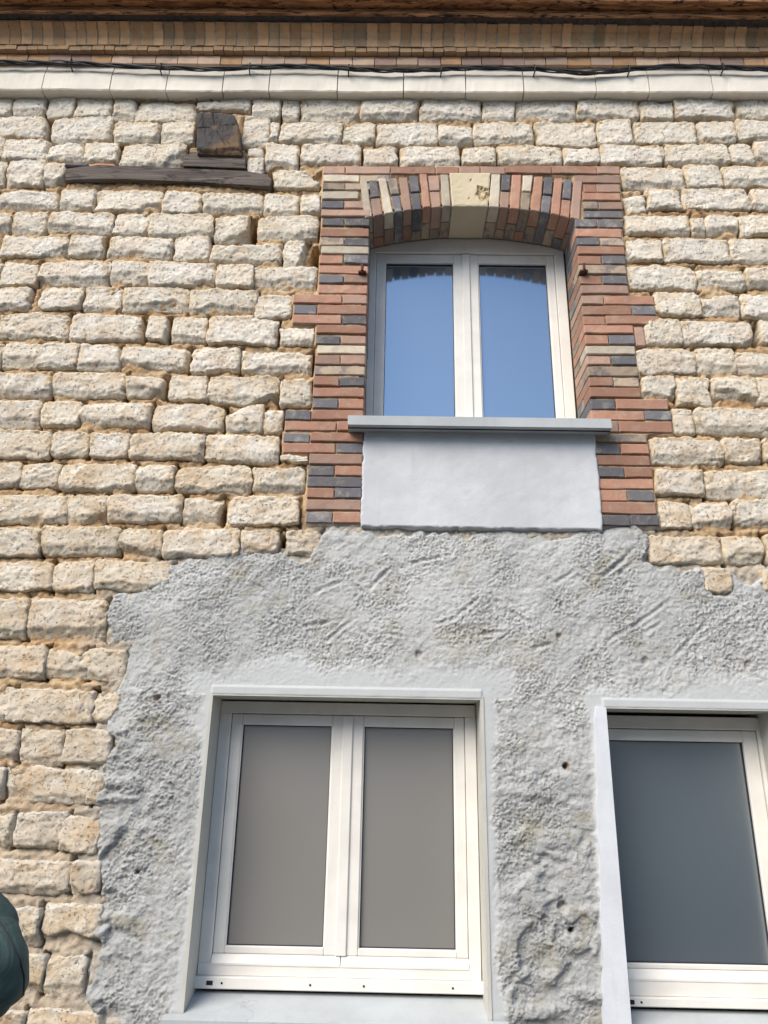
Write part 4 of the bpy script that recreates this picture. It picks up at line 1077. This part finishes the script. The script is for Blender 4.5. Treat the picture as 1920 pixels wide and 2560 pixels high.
skin('body', body, [(0, 1), (1, 2), (2, 3), (3, 4), (4, 5), (5, 6), (2, 7), (7, 8), (8, 9), (9, 10), (2, 11), (11, 12), (12, 13), (13, 14), (0, 15), (15, 16), (16, 17), (17, 18), (0, 19), (19, 20), (20, 21), (21, 22)], skm, person)
E_ = Vector(EL); S_ = Vector((bx+.19, by+.01, 1.42)); H_ = Vector((bx+.21, by+.19, 1.64))
jk = [((bx, by, .93), .17, .13), ((bx, by, 1.18), .16, .13), ((bx, by+.01, 1.40), .155, .115), ((bx, by+.02, 1.49), .075, .075),
      (tuple(S_), .078), (tuple(S_.lerp(E_, .55)), .066), (EL, .062), (tuple(E_.lerp(H_, .25)), .064), (tuple(E_.lerp(H_, .65)), .052), (tuple(E_.lerp(H_, .92)), .040),
      ((bx-.19, by+.01, 1.42), .078), ((bx-.265, by-.02, 1.15), .060), ((bx-.225, by+.16, .995), .042)]
skin('jacket', jk, [(0, 1), (1, 2), (2, 3), (2, 4), (4, 5), (5, 6), (6, 7), (7, 8), (8, 9), (2, 10), (10, 11), (11, 12)], jacket, person, sub=3, disp=.020)
jo = [o for o in bpy.data.objects if o.name.startswith('jacket')][0]
bpy.context.view_layer.update()
inv = jo.matrix_world.inverted(); sm_ = []
for k in range(24):      # stitched seam lying on the sleeve
    f_ = k/23; sx_ = np.interp(f_, [0, .3, .6, .8, 1], [-40, 8, 48, 60, 58]); sy_ = np.interp(f_, [0, .3, .6, .8, 1], [2250, 2320, 2395, 2440, 2500])
    d_ = Vector(_f + R_*((sx_ - 960)/FPX) + U_*((1280 - sy_)/FPX)).normalized()
    ok_, lo_, no_, _ = jo.ray_cast(inv @ Vector(CAM), inv.to_3x3() @ d_)
    if ok_: sm_.append(jo.matrix_world @ (lo_ + no_*.0004))
if len(sm_) > 3: MB().tube(sm_, .0013, 6).build('jacket_seam', M['gasket'], person, smooth=True)
tr = [((bx, by, .95), .15, .12), ((bx+.10, by, .86), .105), ((bx+.11, by+.01, .50), .080), ((bx+.11, by-.01, .10), .062), ((bx-.10, by, .86), .105), ((bx-.11, by+.01, .50), .080), ((bx-.11, by-.01, .10), .062)]
skin('trousers', tr, [(0, 1), (1, 2), (2, 3), (0, 4), (4, 5), (5, 6)], mat_plain('navy_denim', (.03, .04, .07), .8, .2), person)
for s_ in (1, -1):
    skin('shoe', [((bx+s_*.11, by-.04, .05), .05), ((bx+s_*.115, by+.06, .045), .045), ((bx+s_*.12, by+.17, .035), .038)], [(0, 1), (1, 2)], M['gasket'], person)
skin('hair', [((bx, by+.00, 1.70), .085, .095), ((bx, by+.03, 1.775), .075, .085)], [(0, 1)], mat_plain('brown_hair', (.06, .04, .025), .6, .3), person)
for f_ in range(4):   # fingers of the raised hand
    o_ = Vector((bx+.14, by+.25, 1.70)); d_ = Vector((-.6, .25, .15*(1.5-f_))).normalized()
    skin('finger', [(tuple(o_+Vector((0, 0, .018*(1.5-f_)))), .010), (tuple(o_+d_*.045+Vector((0, .005, .018*(1.5-f_)))), .009), (tuple(o_+d_*.08+Vector((0, .02, .018*(1.5-f_)))), .008)], [(0, 1), (1, 2)], skm, person, sub=1)
skin('nose', [((bx, by+.13, 1.69), .012), ((bx, by+.155, 1.665), .014)], [(0, 1)], skm, person, sub=1)

# ================================================================== HOUSE ACROSS THE STREET (seen only as reflections)
opp = thing('neighbour_house', 'plain beige rendered house across the street, mirrored dimly in the lower windows', 'house', (0, -12, 0))
MB().box(-14, 14, -20, -12, -.1, 6.0).build('facade', mat_plaster('beige_render', (.40, .37, .33)), opp)
ro = MB(); ro.extr([(-14.4, -11.6, 5.9), (-14.4, -16, 8.2), (-14.4, -20.4, 5.9)], [(14.4, -11.6, 5.9), (14.4, -16, 8.2), (14.4, -20.4, 5.9)]); ro.build('roof', mat_plain('slate', (.10, .10, .12), .7, .3), opp)
for i in range(6):
    for zz in (1.0, 3.7):
        xx = -12 + i*4.6; f = MB().box(xx, xx+1.1, -12.0, -11.94, zz, zz+1.5, .01).build('window', M['pvc'], opp); MB().box(xx+.1, xx+1.0, -11.938, -11.93, zz+.1, zz+1.4).build('pane', M['glass_dark'], f)
print('bricks', nb_count, 'objects', len(bpy.data.objects), 'tris', sum(len(o.data.polygons)*2 for o in bpy.data.objects if o.type == 'MESH'))
print('LW', LW, 'RW', RW)
